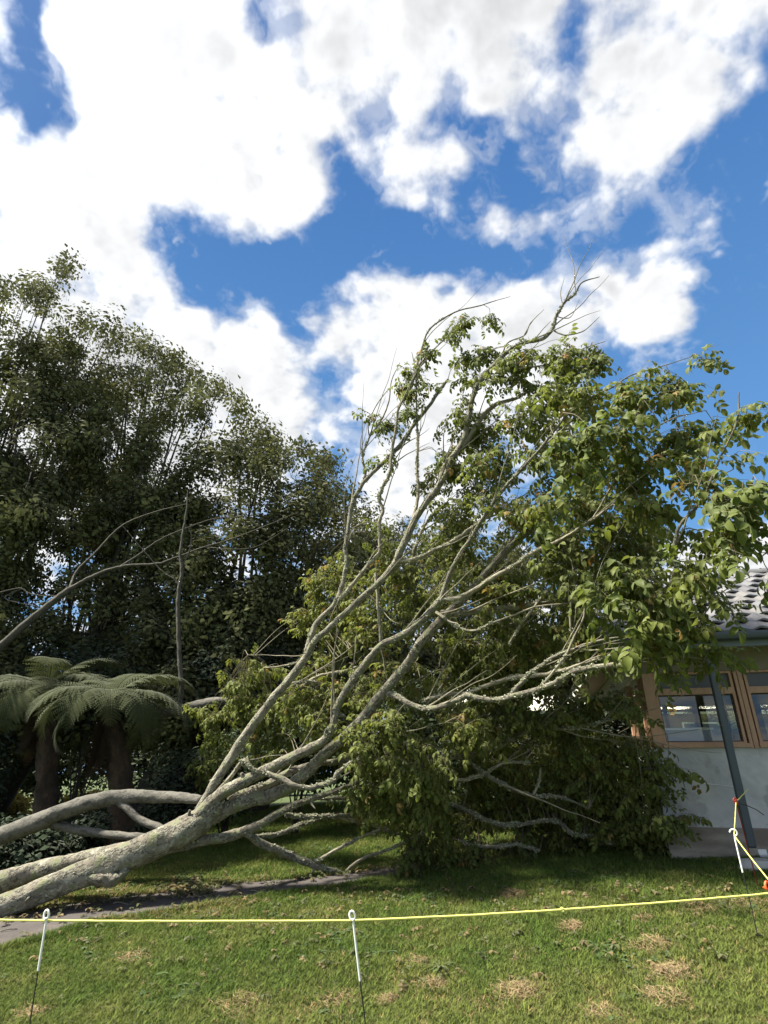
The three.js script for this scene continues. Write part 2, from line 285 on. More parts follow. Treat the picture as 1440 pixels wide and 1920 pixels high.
{
  const vPl = onWall(1320, 1551).v, vS0 = onWall(1330, 1402).v, vS1 = onWall(1330, 1394).v, vT0 = onWall(1305, 1302).v, vT1 = onWall(1305, 1290).v, vL = onWall(1300, 1260).v;
  const uJ0 = onWall(1205, 1275).u, uJ1 = onWall(1227, 1275).u, uM0 = onWall(1379, 1300).u, uM1 = onWall(1402, 1300).u, END = 7;
  const vTop = onWall(1385, 1212, 0.02).v, eZ = 0.5;
  eaveV = onWall(1385, 1186, eZ).v; const vFas = onWall(1385, 1212, eZ).v;
  0 && console.log('house', { vPl, vS0, vS1, vT0, vT1, vL, uJ0, uJ1, uM0, uM1, vTop, eaveV, vFas });
  const part = (name, f, m, parent = house) => { const mb = new MB(); f(mb); return mesh(name, mb.geo(), m, parent); };
  const wallL = part('wall', (b) => b.box(0, END, vPl, vS0, -0.18, 0), M.plaster);
  part('plinth', (b) => b.box(-0.01, END, -0.5, vPl, -0.2, 0.02), M.plinth);
  part('side_wall', (b) => b.box(0, 0.18, vPl, vS0 + 0.02, -6, -0.182), M.whitePlaster);
  part('side_plinth', (b) => b.box(-0.01, 0.17, -0.5, vPl, -6, -0.202), M.plinth);
  part('corner_post', (b) => b.box(uJ0 - 0.005, uJ1 - 0.03, vS0 + 0.003, vL, -0.15, 0.012), M.timber);
  part('beam', (b) => b.box(-0.04, END, vL + 0.003, vFas + 0.10, -0.2, 0.02), M.beam);
  part('side_beam', (b) => b.box(-0.03, 0.15, vL + 0.003, vFas + 0.10, -6, -0.203), M.whitePlaster);
  part('soffit', (b) => b.box(-0.5, END, vFas + 0.103, vFas + 0.118, -6.3, eZ - 0.012), M.soffit);
  part('fascia', (b) => b.box(-0.52, END, vFas, eaveV - 0.02, eZ - 0.01, eZ + 0.012), M.fascia);
  part('side_fascia', (b) => b.box(-0.545, -0.523, vFas, eaveV - 0.02, -6.3, eZ + 0.01), M.whitePlaster);
  // gutter: a rolled channel along the eave
  const gp = [[0, 0], [0, -0.075], [0.03, -0.095], [0.085, -0.095], [0.112, -0.07], [0.115, 0.005], [0.105, 0.012], [0.1, 0.004]], gm = new MB();
  for (const [y, x] of [[0, -0.56], [1, END]]) gp.forEach(([z, v]) => gm.vert(V3(x, eaveV - 0.015 + v, eZ + 0.014 + z), V3(0, 0, 1), x, v));
  for (let k = 0; k + 1 < gp.length; k++) { gm.tri(k, k + gp.length, k + 1); gm.tri(k + 1, k + gp.length, k + 1 + gp.length); }
  for (let k = 1; k + 1 < gp.length; k++) gm.tri(0, k, k + 1);
  M.steelBlue.side = THREE.DoubleSide;
  mesh('gutter', gm.geo(true), M.steelBlue, house);
  // downpipe with its footing bracket
  const f0 = onWall(1411, 1590, 0.38), pu = f0.u - 0.005;
  const dp = new RoundedBoxGeometry(0.098, eaveV - 0.1 - f0.v, 0.075, 3, 0.025); dp.translate(pu, (eaveV - 0.1 + f0.v) / 2, 0.38);
  mesh('downpipe', dp, M.steelBlue, house);
  const el = wires([V3(pu, eaveV - 0.13, 0.38), V3(pu, eaveV - 0.09, 0.44), V3(pu, eaveV - 0.09, 0.55)], 0.045, 10); mesh('downpipe_bend', el, M.steelBlue, house);
  // windows: group > frame, panes, transom, upper panel
  const win = (u0, u1, first) => {
    const g = new THREE.Group(); g.name = 'window'; house.add(g);
    const fr = 0.035;
    part('frame', (b) => { b.box(u0, u0 + fr, vS1, vL, -0.1, 0.004); b.box(u1 - fr, u1, vS1, vL, -0.1, 0.004); b.box(u0 + fr, u1 - fr, vT0, vT1, -0.1, 0.006); b.box(u0 + fr, u1 - fr, vL - 0.03, vL, -0.1, 0.004); b.box(u0 + fr, u1 - fr, vS1, vS1 + 0.02, -0.1, 0.004); }, M.timber, g);
    part('inner_bead', (b) => { b.box(u0 + fr, u0 + fr + 0.014, vS1 + 0.02, vT0, -0.08, -0.03); b.box(u1 - fr - 0.014, u1 - fr, vS1 + 0.02, vT0, -0.08, -0.03); b.box(u0 + fr + 0.014, u1 - fr - 0.014, vT0 - 0.014, vT0, -0.08, -0.03); b.box(u0 + fr + 0.014, u1 - fr - 0.014, vS1 + 0.02, vS1 + 0.034, -0.08, -0.03); }, M.darkTimber, g);
    part('pane', (b) => b.box(u0 + fr + 0.014, u1 - fr - 0.014, vS1 + 0.034, vT0 - 0.014, -0.056, -0.052), M.glass, g);
    part('upper_panel', (b) => b.box(u0 + fr, u1 - fr, vT1, vL - 0.03, -0.06, -0.045), M.panel, g);
    part('sill', (b) => b.box(u0 - 0.02, u1 + 0.018, vS0 + 0.001, vS1 - 0.001, -0.12, 0.045), M.timber, g);
  };
  const pitchU = uM1 - 0.02 - (uJ1 - 0.03);
  win(uJ1 - 0.027, uM0, true);
  for (let k = 0; k < 4; k++) {
    const a = uM0 + k * (uM0 - uJ1 + uM1 - uM0 + 0.03);
    part('mullion', (b) => { const w = uM1 - uM0; b.box(a + 0.022, a + w * 0.42, vS0 - 0.01, vL, -0.14, 0.018); b.box(a + w * 0.42 + 0.001, a + w * 0.46, vS0 - 0.01, vL, -0.14, 0.002); b.box(a + w * 0.46 + 0.001, a + w - 0.024, vS0 - 0.01, vL, -0.14, 0.024); }, M.timber);
    if (k < 3) win(a + (uM1 - uM0), a + (uM0 - uJ1 + uM1 - uM0 + 0.03));
  }
  // left side: posts and panes down the flank
  for (let k = 0; k < 5; k++) {
    const z = -0.25 - k * 1.15;
    part('side_post', (b) => b.box(0.005, 0.14, vS0 + 0.022, vL, z - 0.09, z), M.timber);
    const g = new THREE.Group(); g.name = 'side_window'; house.add(g);
    part('transom', (b) => b.box(0.02, 0.09, vT0, vT1, z - 1.148, z - 0.092), M.timber, g); part('bottom_rail', (b) => b.box(0.02, 0.09, vS0 + 0.022, vS0 + 0.07, z - 1.148, z - 0.092), M.timber, g);
    part('pane', (b) => b.box(0.05, 0.054, vS0 + 0.07, vT0 - 0.001, z - 1.147, z - 0.093), M.glass, g);
    part('upper_pane', (b) => b.box(0.05, 0.054, vT1 + 0.001, vL - 0.001, z - 1.147, z - 0.093), M.glass, g);
  }
  // inside: floor, ceiling, and the far wall with its own windows
  part('interior_floor', (b) => b.box(0.18, END, 0.05, 0.1, -5.9, -0.2), M.inner);
  part('ceiling', (b) => b.box(0.16, END, vL + 0.12, vL + 0.16, -5.9, -0.21), M.ceiling);
  const bz = -6, bS = 1.32, bT = vL + 0.1;
  part('back_wall', (b) => b.box(0.2, END, -0.4, bS, bz, bz + 0.15), M.inner);
  part('back_beam', (b) => b.box(0.2, END, bT, vFas + 0.1, bz, bz + 0.15), M.inner);
  for (let k = 0; k < 12; k++) part('back_mullion', (b) => b.box(0.2 + k * 0.62, 0.2 + k * 0.62 + (k % 2 ? 0.13 : 0.07), bS + 0.002, bT - 0.002, bz + 0.02, bz + 0.13), M.darkTimber);
  part('back_transom', (b) => b.box(0.2, END, 2.26, 2.31, bz + 0.03, bz + 0.125), M.darkTimber);
  part('end_wall', (b) => b.box(END + 0.003, END + 0.2, -0.5, vFas + 0.1, -6, 0), M.plaster);
  // roof: boarding under separate wave tiles, hipped at the left
  const pit = THREE.MathUtils.degToRad(30), rows = 10, gauge = 0.31, run = rows * gauge * Math.cos(pit), rise = rows * gauge * Math.sin(pit), x0 = -0.6, z0 = eZ + 0.06, y0 = eaveV - 0.015;
  const roof = (() => { const b = new MB(), P = [V3(x0, y0, z0), V3(END, y0, z0), V3(END, y0 + rise, z0 - run), V3(x0 + run, y0 + rise, z0 - run), V3(x0, y0, z0 - 2 * run), V3(END, y0, z0 - 2 * run)]; const f = (...k) => { const n = P[k[1]].clone().sub(P[k[0]]).cross(P[k[2]].clone().sub(P[k[0]])).normalize(), s = k.map((i) => b.vert(P[i], n, P[i].x, P[i].z)); for (let i = 1; i + 1 < s.length; i++) b.tri(s[0], s[i], s[i + 1]); }; f(0, 1, 2, 3); f(0, 3, 4); f(4, 3, 2, 5); f(0, 4, 5, 1); return mesh('roof', b.geo(), M.darkTimber, house); })();
  const TW = 0.3, tileGeo = (seed) => { const b = new MB(), S = 8, L = gauge + 0.07, R = rng(seed), h = (s) => 0.022 + 0.018 * Math.cos(s * 2 * Math.PI) - 0.006 * Math.sin(s * 4 * Math.PI); for (let k = 0; k <= S; k++) { const s = k / S, x = (s - 0.5) * TW * 1.02; b.vert(V3(x, h(s) - 0.012, 0), V3(0, 1, 0), x, 0); b.vert(V3(x, h(s) + 0.016, 0.001), V3(0, 1, 0), x, 0); b.vert(V3(x, h(s) + 0.006, -L), V3(0, 1, 0), x, L); } for (let k = 0; k < S; k++) { const a = k * 3; b.tri(a, a + 3, a + 1); b.tri(a + 1, a + 3, a + 4); b.tri(a + 1, a + 4, a + 2); b.tri(a + 2, a + 4, a + 5); } return b.geo(true); };
  const tg = [tileGeo(1)], R = rng(77);
  for (let r = 0; r < rows; r++) for (let c = 0; c < 17; c++) {
    const u = x0 + 0.15 + c * TW + (r % 2 ? 0.15 : 0), sAlong = r * gauge, back = sAlong * Math.cos(pit);
    if (u - TW * 0.3 < x0 + back || u > 4.6) continue;
    const t = mesh('tile', tg[0], M.tiles[Math.floor(R() * 4)], roof);
    t.position.set(u, y0 + 0.02 + sAlong * Math.sin(pit) + (R() - 0.5) * 0.006, z0 + 0.03 - back); t.rotation.set(pit - 0.045 + (R() - 0.5) * 0.02, (R() - 0.5) * 0.02, 0);
  }
  for (let r = 0; r < rows; r++) for (let c = 0; c < 12; c++) {
    const w = z0 - 0.15 - c * TW - (r % 2 ? 0.15 : 0), back = r * gauge * Math.cos(pit); if (w + TW * 0.3 > z0 - back || w < z0 - 2 * run + back) continue;
    const t = mesh('tile', tg[0], M.tiles[Math.floor(R() * 4)], roof); t.rotation.order = 'YXZ'; t.position.set(x0 - 0.03 + back, y0 + 0.02 + r * gauge * Math.sin(pit), w); t.rotation.set(pit - 0.045, -Math.PI / 2, 0);
  }
  const capDir = V3(run, rise, -run), capLen = capDir.length(), capGeo = new THREE.CylinderGeometry(0.095, 0.11, 0.4, 10, 1, true, -Math.PI / 2, Math.PI); M.cap = std({ color: col(0.12, 0.12, 0.128), side: THREE.DoubleSide, roughness: 0.7 });
  for (let k = 0; k < Math.floor(capLen / 0.34); k++) { const m = mesh('hip_tile', capGeo, M.cap, roof); m.position.copy(V3(x0, y0 + 0.02, z0)).addScaledVector(capDir, (k * 0.34 + 0.2) / capLen); const q = new THREE.Matrix4(), yv = capDir.clone().normalize(), zv = V3(0, 1, 0).addScaledVector(yv, -yv.y).normalize(); q.makeBasis(yv.clone().cross(zv), yv, zv); m.quaternion.setFromRotationMatrix(q); }
  for (let k = 0; k < 9; k++) { const m = mesh('ridge_tile', capGeo, M.cap, roof); m.position.set(x0 + run + 0.15 + k * 0.34, y0 + rise + 0.01, z0 - run); const q = new THREE.Matrix4(); q.makeBasis(V3(0, 0, -1).multiplyScalar(-1), V3(1, 0, 0), V3(0, 1, 0)); q.makeBasis(V3(1, 0, 0).cross(V3(0, 1, 0)), V3(1, 0, 0), V3(0, 1, 0)); m.quaternion.setFromRotationMatrix(q); }
  roofTop = y0 + rise;
  // inside things and yard pieces
  const local = (u, v, n) => corner.clone().addScaledVector(hU, u).addScaledVector(hN, n).add(V3(0, v, 0));
  const cb0 = onWall(1243, 1392, -0.5), cb1 = onWall(1350, 1368, -0.5);
  const cab = base('cabinet', local(cb0.u - 0.1, 0.1, -0.9)); cab.rotation.y = HOUSE_TURN; tag(cab, 'low grey cabinet standing inside behind the first window pane', 'cabinet');
  mesh('carcass', new MB().box(0, cb1.u - cb0.u, 0, cb1.v - 0.1, 0, 0.38).geo(), M.cabinet, cab); mesh('top', new MB().box(-0.02, cb1.u - cb0.u + 0.02, cb1.v - 0.098, cb1.v - 0.07, -0.02, 0.4).geo(), M.whiteRod, cab);
  const bk = mesh('folder', new RoundedBoxGeometry(0.26, 0.03, 0.2, 2, 0.006), std({ color: col(0.05, 0.07, 0.2) })); bk.position.copy(local(cb0.u + 0.25, cb1.v - 0.05, -0.7)); bk.rotation.y = HOUSE_TURN + 0.2; tag(bk, 'blue folder lying on the grey cabinet inside the window', 'folder');
  const pp = mesh('paper_stack', new RoundedBoxGeometry(0.21, 0.02, 0.16, 2, 0.003), M.whiteRod); pp.position.copy(local(cb0.u + 0.55, cb1.v - 0.055, -0.72)); pp.rotation.y = HOUSE_TURN - 0.3; tag(pp, 'white stack of papers on the grey cabinet inside the window', 'papers');
  const foot = local(f0.u + 0.05, 0, 0.42); foot.y = ground(foot.x, foot.z);
  const fg = new THREE.CylinderGeometry(0.16, 0.22, 0.1, 22, 3); { const p = fg.attributes.position; for (let i = 0; i < p.count; i++) { const k = 1 + 0.16 * noise(p.getX(i) * 9, p.getY(i) * 9, p.getZ(i) * 9); p.setXYZ(i, p.getX(i) * k * 1.35, p.getY(i) * k, p.getZ(i) * k * 0.8); } fg.computeVertexNormals(); }
  const ft = mesh('concrete_footing', fg, M.concrete); ft.position.copy(foot).add(V3(0, 0.03, 0)); tag(ft, 'rough pale concrete footing under the blue grey downpipe', 'footing');
  const bb = new MB(); for (let k = 0; k <= 6; k++) { const a = k / 6 * 1.2; bb.vert(V3(-0.045, 0.1 - 0.085 * Math.sin(a), 0.02 + 0.08 * (1 - Math.cos(a))), V3(0, 0.5, 1), 0, k); bb.vert(V3(0.045, 0.1 - 0.085 * Math.sin(a), 0.02 + 0.08 * (1 - Math.cos(a))), V3(0, 0.5, 1), 1, k); if (k) { const q = k * 2; bb.tri(q - 2, q - 1, q); bb.tri(q - 1, q + 1, q); } }
  M.galvanised.side = THREE.DoubleSide;
  const bp = mesh('drain_spout', bb.geo(true), M.galvanised); bp.position.copy(foot).add(V3(0.02, 0.09, 0.02)); bp.rotation.y = HOUSE_TURN; tag(bp, 'small shiny metal spout at the foot of the downpipe', 'spout');
  const w0 = local(onWall(1226, 1454, 0.03).u, onWall(1226, 1454, 0.03).v, 0.03), w1 = local(onWall(1378, 1475, 0.03).u, onWall(1378, 1475, 0.03).v, 0.03), wm = w0.clone().lerp(w1, 0.5).add(V3(0, -0.012, 0));
  tag(mesh('wire', wires(new THREE.CatmullRomCurve3([w0, wm, w1]).getPoints(14), 0.003, 5), M.whiteWire), 'thin white wire stretched along the grey plaster wall', 'wire');
  house.userData.pipe = local(pu, 0, 0.43);
}
// second building, seen through the house windows
{
  const b2 = base('far_building', V3(13.5, ground(13, -24), -24)); tag(b2, 'long low building with cream roof seen through the house windows', 'building');
  const W = 11; mesh('wall', new MB().box(-W, W, -0.5, 1.95, -6, 0).geo(), M.brownWall, b2);
  const r = new MB(); r.box(-W - 0.6, W + 0.6, 0, 0.12, -7, 0); const rg = r.geo(); rg.rotateX(THREE.MathUtils.degToRad(19)); rg.translate(0, 1.86, 0.7); mesh('roof', rg, M.cream, b2);
  for (let k = 0; k < 5; k++) { const g = new THREE.Group(); g.name = 'window'; g.position.set(-9 + k * 4, 0.55, 0.004); b2.add(g); for (const q of [[-0.9, 0.9, 0, 0.06], [-0.9, 0.9, 1.0, 1.06], [-0.9, -0.84, 0.06, 1.0], [0.84, 0.9, 0.06, 1.0]]) mesh('rail', new MB().box(...q, 0, 0.05).geo(), M.whitePlaster, g); mesh('pane', new MB().box(-0.84, 0.84, 0.06, 1.0, 0.004, 0.012).geo(), M.panel, g); }
}

// ---------------------------------------------------------------- leaf shapes
function leaflet(mb, o, dir, nrm, len, wid, droop, R) {          // ovate, toothed, folded along the midrib
  const side = dir.clone().cross(nrm).normalize(), S = 5; let prev = null, q = o.clone(), d = dir.clone(), n = nrm.clone();
  const c0 = mb.vert(o, nrm, 0.5, 0);
  for (let k = 1; k <= S; k++) {
    d.addScaledVector(n, -droop / S).normalize(); n = side.clone().cross(d).normalize(); q = q.clone().addScaledVector(d, len / S);
    const t = k / S, w = k === S ? 0 : wid * Math.pow(Math.sin(Math.PI * Math.pow(t, 0.72)), 0.85) * (k % 2 ? 1.08 : 0.94);
    if (k === S) { const e = mb.vert(q, n, 0.5, 1); mb.tri(prev[0], prev[1], e); mb.tri(prev[1], prev[2], e); break; }
    const l = mb.vert(q.clone().addScaledVector(side, -w).addScaledVector(n, w * 0.35), n, 0.02, t), m = mb.vert(q, n, 0.5, t), r = mb.vert(q.clone().addScaledVector(side, w * (0.9 + 0.2 * R())).addScaledVector(n, w * 0.35), n, 0.98, t);
    if (!prev) { mb.tri(c0, m, l); mb.tri(c0, r, m); } else { mb.tri(prev[0], prev[1], l); mb.tri(prev[1], m, l); mb.tri(prev[1], prev[2], m); mb.tri(prev[2], r, m); }
    prev = [l, m, r];
  }
}
function compoundLeaf(seed, count) {                             // +y along the stalk, +z up
  const R = rng(seed), mb = new MB(), up = V3(0, 0, 1), stalk = 0.10;
  tube(mb, [{ p: V3(0, 0, 0), r: 0.0016 }, { p: V3(0, stalk * 0.5, 0.006), r: 0.0013 }, { p: V3(0, stalk + 0.05, -0.004), r: 0.0008 }], 3);
  const add = (y, a, len) => leaflet(mb, V3(0, y, 0), V3(Math.sin(a), Math.cos(a), -0.25 + 0.3 * R()).normalize(), V3(0.3 * (R() - 0.5), -0.2, 1).normalize(), len, len * (0.23 + 0.07 * R()), 0.5 + 0.7 * R(), R);
  add(stalk + 0.05, 0.1 * (R() - 0.5), 0.10 + 0.02 * R());
  if (count >= 3) { add(stalk + 0.01, 0.95 + 0.2 * R(), 0.09); add(stalk + 0.012, -0.95 - 0.2 * R(), 0.085); }
  if (count >= 5) { add(stalk - 0.035, 1.15 + 0.2 * R(), 0.075); add(stalk - 0.033, -1.15 - 0.2 * R(), 0.078); }
  return mb.geo(true);
}
const leafShapes = [compoundLeaf(3, 5), compoundLeaf(8, 3), compoundLeaf(21, 5)];
const samara = (() => { const R = rng(5), mb = new MB(); for (let k = 0; k < 16; k++) { const y = 0.03 + 0.14 * R(), a = R() * 6.28, o = V3(Math.cos(a) * 0.025 * R(), y, Math.sin(a) * 0.025 * R()); for (const s of [-0.4, 0.4]) leaflet(mb, o, V3(Math.cos(a) * s + 0.2 * (R() - 0.5), 1, Math.sin(a) * s).normalize(), V3(Math.sin(a), 0.1, Math.cos(a)).normalize(), 0.032, 0.0055, 0.3, R); } return mb.geo(true); })();
function spray(seed, n, size, leafLen, fat) {                    // a twig end with small leaves, about size across
  const R = rng(seed), mb = new MB();
  for (let k = 0; k < n; k++) {
    const y = (0.15 + 0.85 * R()) * size, a = R() * 6.28, w = size * 0.38 * (0.3 + R()), o = V3(Math.cos(a) * w, y, Math.sin(a) * w), d = V3(Math.cos(a) + R() - 0.5, 0.5 * (R() - 0.4), Math.sin(a) + R() - 0.5).normalize(), nn = V3(R() - 0.5, 1, R() - 0.5).normalize(), s = d.clone().cross(nn).normalize(), L = leafLen * (0.7 + 0.6 * R());
    const p0 = mb.vert(o, nn, 0, 0), p1 = mb.vert(o.clone().addScaledVector(d, L * 0.45).addScaledVector(s, L * fat), nn, 0, 0), p2 = mb.vert(o.clone().addScaledVector(d, L * 0.45).addScaledVector(s, -L * fat), nn, 0, 0), p3 = mb.vert(o.clone().addScaledVector(d, L).add(V3(0, -L * 0.25, 0)), nn, 0, 0);
    mb.tri(p0, p1, p2); mb.tri(p1, p3, p2);
  }
  return mb.geo(true);
}
function instanced(name, geo, mat, list, parent) {               // list of { m: Matrix4, c: Color }
  const im = new THREE.InstancedMesh(geo, mat, list.length); im.name = parent ? name : numbered(name); im.castShadow = im.receiveShadow = true; im.userData.kind = 'stuff';
  list.forEach((e, i) => { im.setMatrixAt(i, e.m); if (e.c) im.setColorAt(i, e.c); });
  (parent ?? scene).add(im); return im;
}
function orient(p, y, z, s) { const yv = y.clone().normalize(), xv = yv.clone().cross(z).normalize(), zv = xv.clone().cross(yv); return new THREE.Matrix4().makeBasis(xv, yv, zv).scale(V3(s, s, s)).setPosition(p); }

// ---------------------------------------------------------------- the fallen tree
const fallen = base('fallen_tree'); tag(fallen, 'large fallen grey tree lying across the path with leafy crown against the house', 'tree');
const skeleton = [];                                            // { p, r } all along its limbs
let branchSeed = 1;
function limb(name, list, mat, parent = fallen, keep = true, rough = 0.16) {
  const thin = name === 'branch' ? 0.8 : 0.94, pts = list.map(([x, y, r, d]) => ({ p: at(x, y, d), r: thin * r * perPixel(x, y, d) })), rMax = Math.max(...pts.map((q) => q.r));
  const s = spline(pts, Math.max(0.025, rMax * 0.45)), mb = new MB();
  s.forEach((q, i) => { const w = Math.min(0.5 * q.r, 0.012), k = branchSeed * 7.7; if (i && i < s.length - 1) q.p.add(V3(w * noise(i * 0.21, k, 0), w * noise(i * 0.21, k, 5), w * noise(i * 0.21, k, 9))); });
  if (keep) s.forEach((q) => skeleton.push(q));
  tube(mb, s, rMax > 0.1 ? 18 : rMax > 0.035 ? 12 : rMax > 0.012 ? 8 : 5, rough, branchSeed++ * 3.1, 1.6);
  return mesh(name, mb.geo(true), mat, parent);
}
const B = M.bark, L = M.limb;
// trunk: two stems joined, then the forks
limb('trunk', [[-260, 1800, 30, 7.6], [-90, 1738, 25, 7.7], [0, 1702, 22, 7.8], [100, 1661, 23, 7.95], [200, 1621, 26, 8.1], [300, 1581, 28, 8.2], [372, 1541, 25, 8.3], [415, 1503, 15, 8.3]], B, fallen, true, 0.2);
limb('stem', [[-260, 1752, 30, 7.9], [-90, 1684, 24, 8.15], [0, 1654, 20, 8.2], [90, 1628, 17, 8.3], [160, 1612, 15, 8.25], [230, 1597, 16, 8.3], [330, 1580, 12, 8.35]], B, fallen, true, 0.2);
limb('root_burl', [[150, 1630, 6, 8.0], [190, 1648, 15, 7.98], [213, 1650, 11, 7.98], [240, 1630, 6, 8.05]], B, fallen, false, 0.5);
limb('branch', [[355, 1555, 14, 8.3], [385, 1500, 11, 8.3], [411, 1455, 11, 8.3], [450, 1394, 11, 8.3], [478, 1355, 10.5, 8.25], [511, 1311, 10, 8.2], [544, 1272, 9.5, 8.2], [575, 1230, 8.5, 8.15], [588, 1205, 7.5, 8.1], [610, 1184, 7, 8.05], [643, 1153, 6.8, 8.0], [671, 1128, 6.8, 7.95], [699, 1103, 6.8, 7.9], [721, 1081, 7.5, 7.85], [741, 1056, 8.5, 7.8], [754, 1026, 8.5, 7.75], [766, 1001, 8.2, 7.7], [782, 967, 8.2, 7.65], [804, 937, 7.6, 7.6], [827, 906, 7.4, 7.55], [848, 860, 7, 7.45], [869, 826, 6.6, 7.4], [880, 777, 6.6, 7.3], [887, 742, 6, 7.25], [904, 708, 6, 7.2], [928, 683, 5.6, 7.15], [953, 659, 5.2, 7.1], [980, 643, 4.6, 7.05], [1018, 635, 4.4, 7.0], [1036, 617, 4, 7.0], [1043, 593, 3.4, 6.95], [1057, 569, 3, 6.9], [1078, 551, 2.4, 6.9], [1091, 530, 1.7, 6.85], [1124, 519, 0.9, 6.8]], B);
limb('branch', [[575, 1222, 7, 8.15], [593, 1170, 6.2, 8.2], [629, 1131, 6, 8.2], [643, 1092, 5.4, 8.2], [650, 1050, 4.8, 8.2], [647, 1031, 4.6, 8.2], [652, 992, 4.6, 8.2], [660, 945, 4.6, 8.2], [677, 912, 4.6, 8.15], [704, 881, 4.6, 8.1], [738, 848, 4.5, 8.05], [760, 820, 4.4, 8.0], [779, 794, 4.2, 8.0], [803, 763, 4, 7.95], [824, 732, 3.6, 7.9], [840, 711, 2.6, 7.9]], B);
limb('branch', [[629, 1131, 4.6, 8.2], [643, 1117, 4.6, 8.15], [671, 1084, 4.8, 8.1], [693, 1056, 4.8, 8.05], [711, 1036, 4.6, 8.0], [712, 1012, 4.4, 8.0], [711, 981, 4.2, 8.0], [718, 956, 4.2, 8.0], [711, 937, 4.2, 8.0], [718, 912, 4, 7.95], [729, 892, 3.9, 7.9], [734, 855, 3.6, 7.9], [744, 791, 3.4, 7.85], [748, 763, 3.2, 7.8], [765, 735, 3, 7.8], [779, 697, 2.8, 7.75], [789, 659, 2.4, 7.7], [803, 621, 2.2, 7.65], [827, 600, 2, 7.6], [862, 582, 1.7, 7.55], [897, 574, 1.4, 7.5], [925, 565, 1.1, 7.5], [957, 556, 0.6, 7.45]], L);
limb('branch', [[779, 697, 2, 7.75], [796, 673, 1.9, 7.7], [824, 645, 1.6, 7.6], [855, 617, 1.3, 7.55], [890, 593, 0.8, 7.5]], L);
limb('branch', [[660, 940, 3, 8.2], [685, 887, 2.8, 8.25], [679, 862, 2.4, 8.25], [682, 846, 2.2, 8.25], [693, 820, 2.2, 8.25], [712, 792, 2, 8.2], [728, 757, 1.7, 8.2], [735, 712, 1.2, 8.2], [750, 680, 0.8, 8.2]], L);
limb('branch', [[693, 820, 1.6, 8.25], [690, 798, 1.5, 8.25], [697, 777, 1.4, 8.25], [713, 749, 1.2, 8.25], [730, 728, 0.8, 8.2]], L);
limb('branch', [[766, 998, 5, 7.7], [777, 964, 4.2, 7.75], [784, 926, 3.8, 7.8], [782, 876, 3.2, 7.8], [783, 840, 2.6, 7.8], [781, 760, 2, 7.8], [780, 700, 1.4, 7.8], [772, 660, 0.8, 7.8]], L);
limb('branch', [[703, 1075, 3.6, 8.0], [706, 1098, 4.2, 8.0], [711, 1153, 4.2, 8.0], [714, 1205, 4, 8.05]], L);
limb('branch', [[827, 900, 6, 7.55], [834, 874, 6, 7.5], [876, 826, 6, 7.4], [898, 790, 5.4, 7.35], [928, 760, 5, 7.3], [966, 747, 3.6, 7.2], [1000, 730, 2, 7.1]], L);
limb('branch', [[745, 1054, 5.5, 7.8], [782, 1047, 5.2, 7.7], [816, 1031, 5, 7.6], [846, 1017, 4.8, 7.55], [874, 998, 4.2, 7.5], [905, 975, 3, 7.4], [940, 962, 2, 7.3]], L);
limb('branch', [[1038, 619, 2, 7.0], [1057, 628, 1.7, 6.95], [1091, 622, 1.3, 6.9], [1124, 594, 0.6, 6.85]], L);
limb('branch', [[1043, 594, 1.3, 6.95], [1067, 596, 1, 6.95], [1086, 563, 0.5, 6.95]], L);
limb('branch', [[1055, 572, 1.2, 6.9], [1051, 551, 1, 6.9], [1058, 521, 0.5, 6.9]], L);
limb('branch', [[942, 662, 2, 7.1], [952, 643, 1.8, 7.1], [984, 628, 1.5, 7.1], [994, 607, 1.2, 7.1], [1020, 580, 0.5, 7.1]], L);
limb('branch', [[975, 645, 1.2, 7.05], [988, 618, 0.9, 7.1], [1000, 600, 0.5, 7.1]], L);
limb('branch', [[1001, 638, 1.4, 7.02], [1020, 615, 1, 7.0], [1033, 602, 0.5, 7.0]], L);
limb('branch', [[365, 1540, 16, 8.25], [400, 1500, 14, 8.25], [439, 1475, 13.5, 8.2], [478, 1455, 13, 8.2], [511, 1439, 13, 8.2], [550, 1419, 12, 8.15], [589, 1400, 11, 8.15], [617, 1378, 9.5, 8.1], [626, 1352, 8, 8.05], [631, 1330, 8, 8.05], [647, 1297, 8.4, 8.0], [672, 1261, 8.4, 7.95], [698, 1228, 8, 7.9], [718, 1208, 8, 7.85], [754, 1192, 8.2, 7.8], [790, 1164, 8.8, 7.7], [815, 1137, 8.4, 7.6], [828, 1122, 7.4, 7.55], [835, 1098, 5.6, 7.5], [849, 1064, 5.2, 7.4], [866, 1034, 4.8, 7.3], [890, 998, 4.2, 7.2], [915, 957, 4, 7.0], [942, 920, 3.8, 6.8], [973, 885, 3.6, 6.5], [1010, 845, 3.2, 6.3], [1043, 803, 2.8, 6.1], [1063, 778, 2, 6.0]], B);
limb('branch', [[826, 1124, 6.5, 7.55], [860, 1121, 6.2, 7.4], [890, 1106, 5.8, 7.3], [927, 1081, 5.4, 7.1], [962, 1062, 5, 6.9], [997, 1037, 4.6, 6.7], [1055, 1010, 4.2, 6.4], [1110, 975, 3.6, 6.1], [1154, 943, 3, 5.9], [1190, 925, 2.4, 5.7], [1208, 904, 1.6, 5.6]], L);
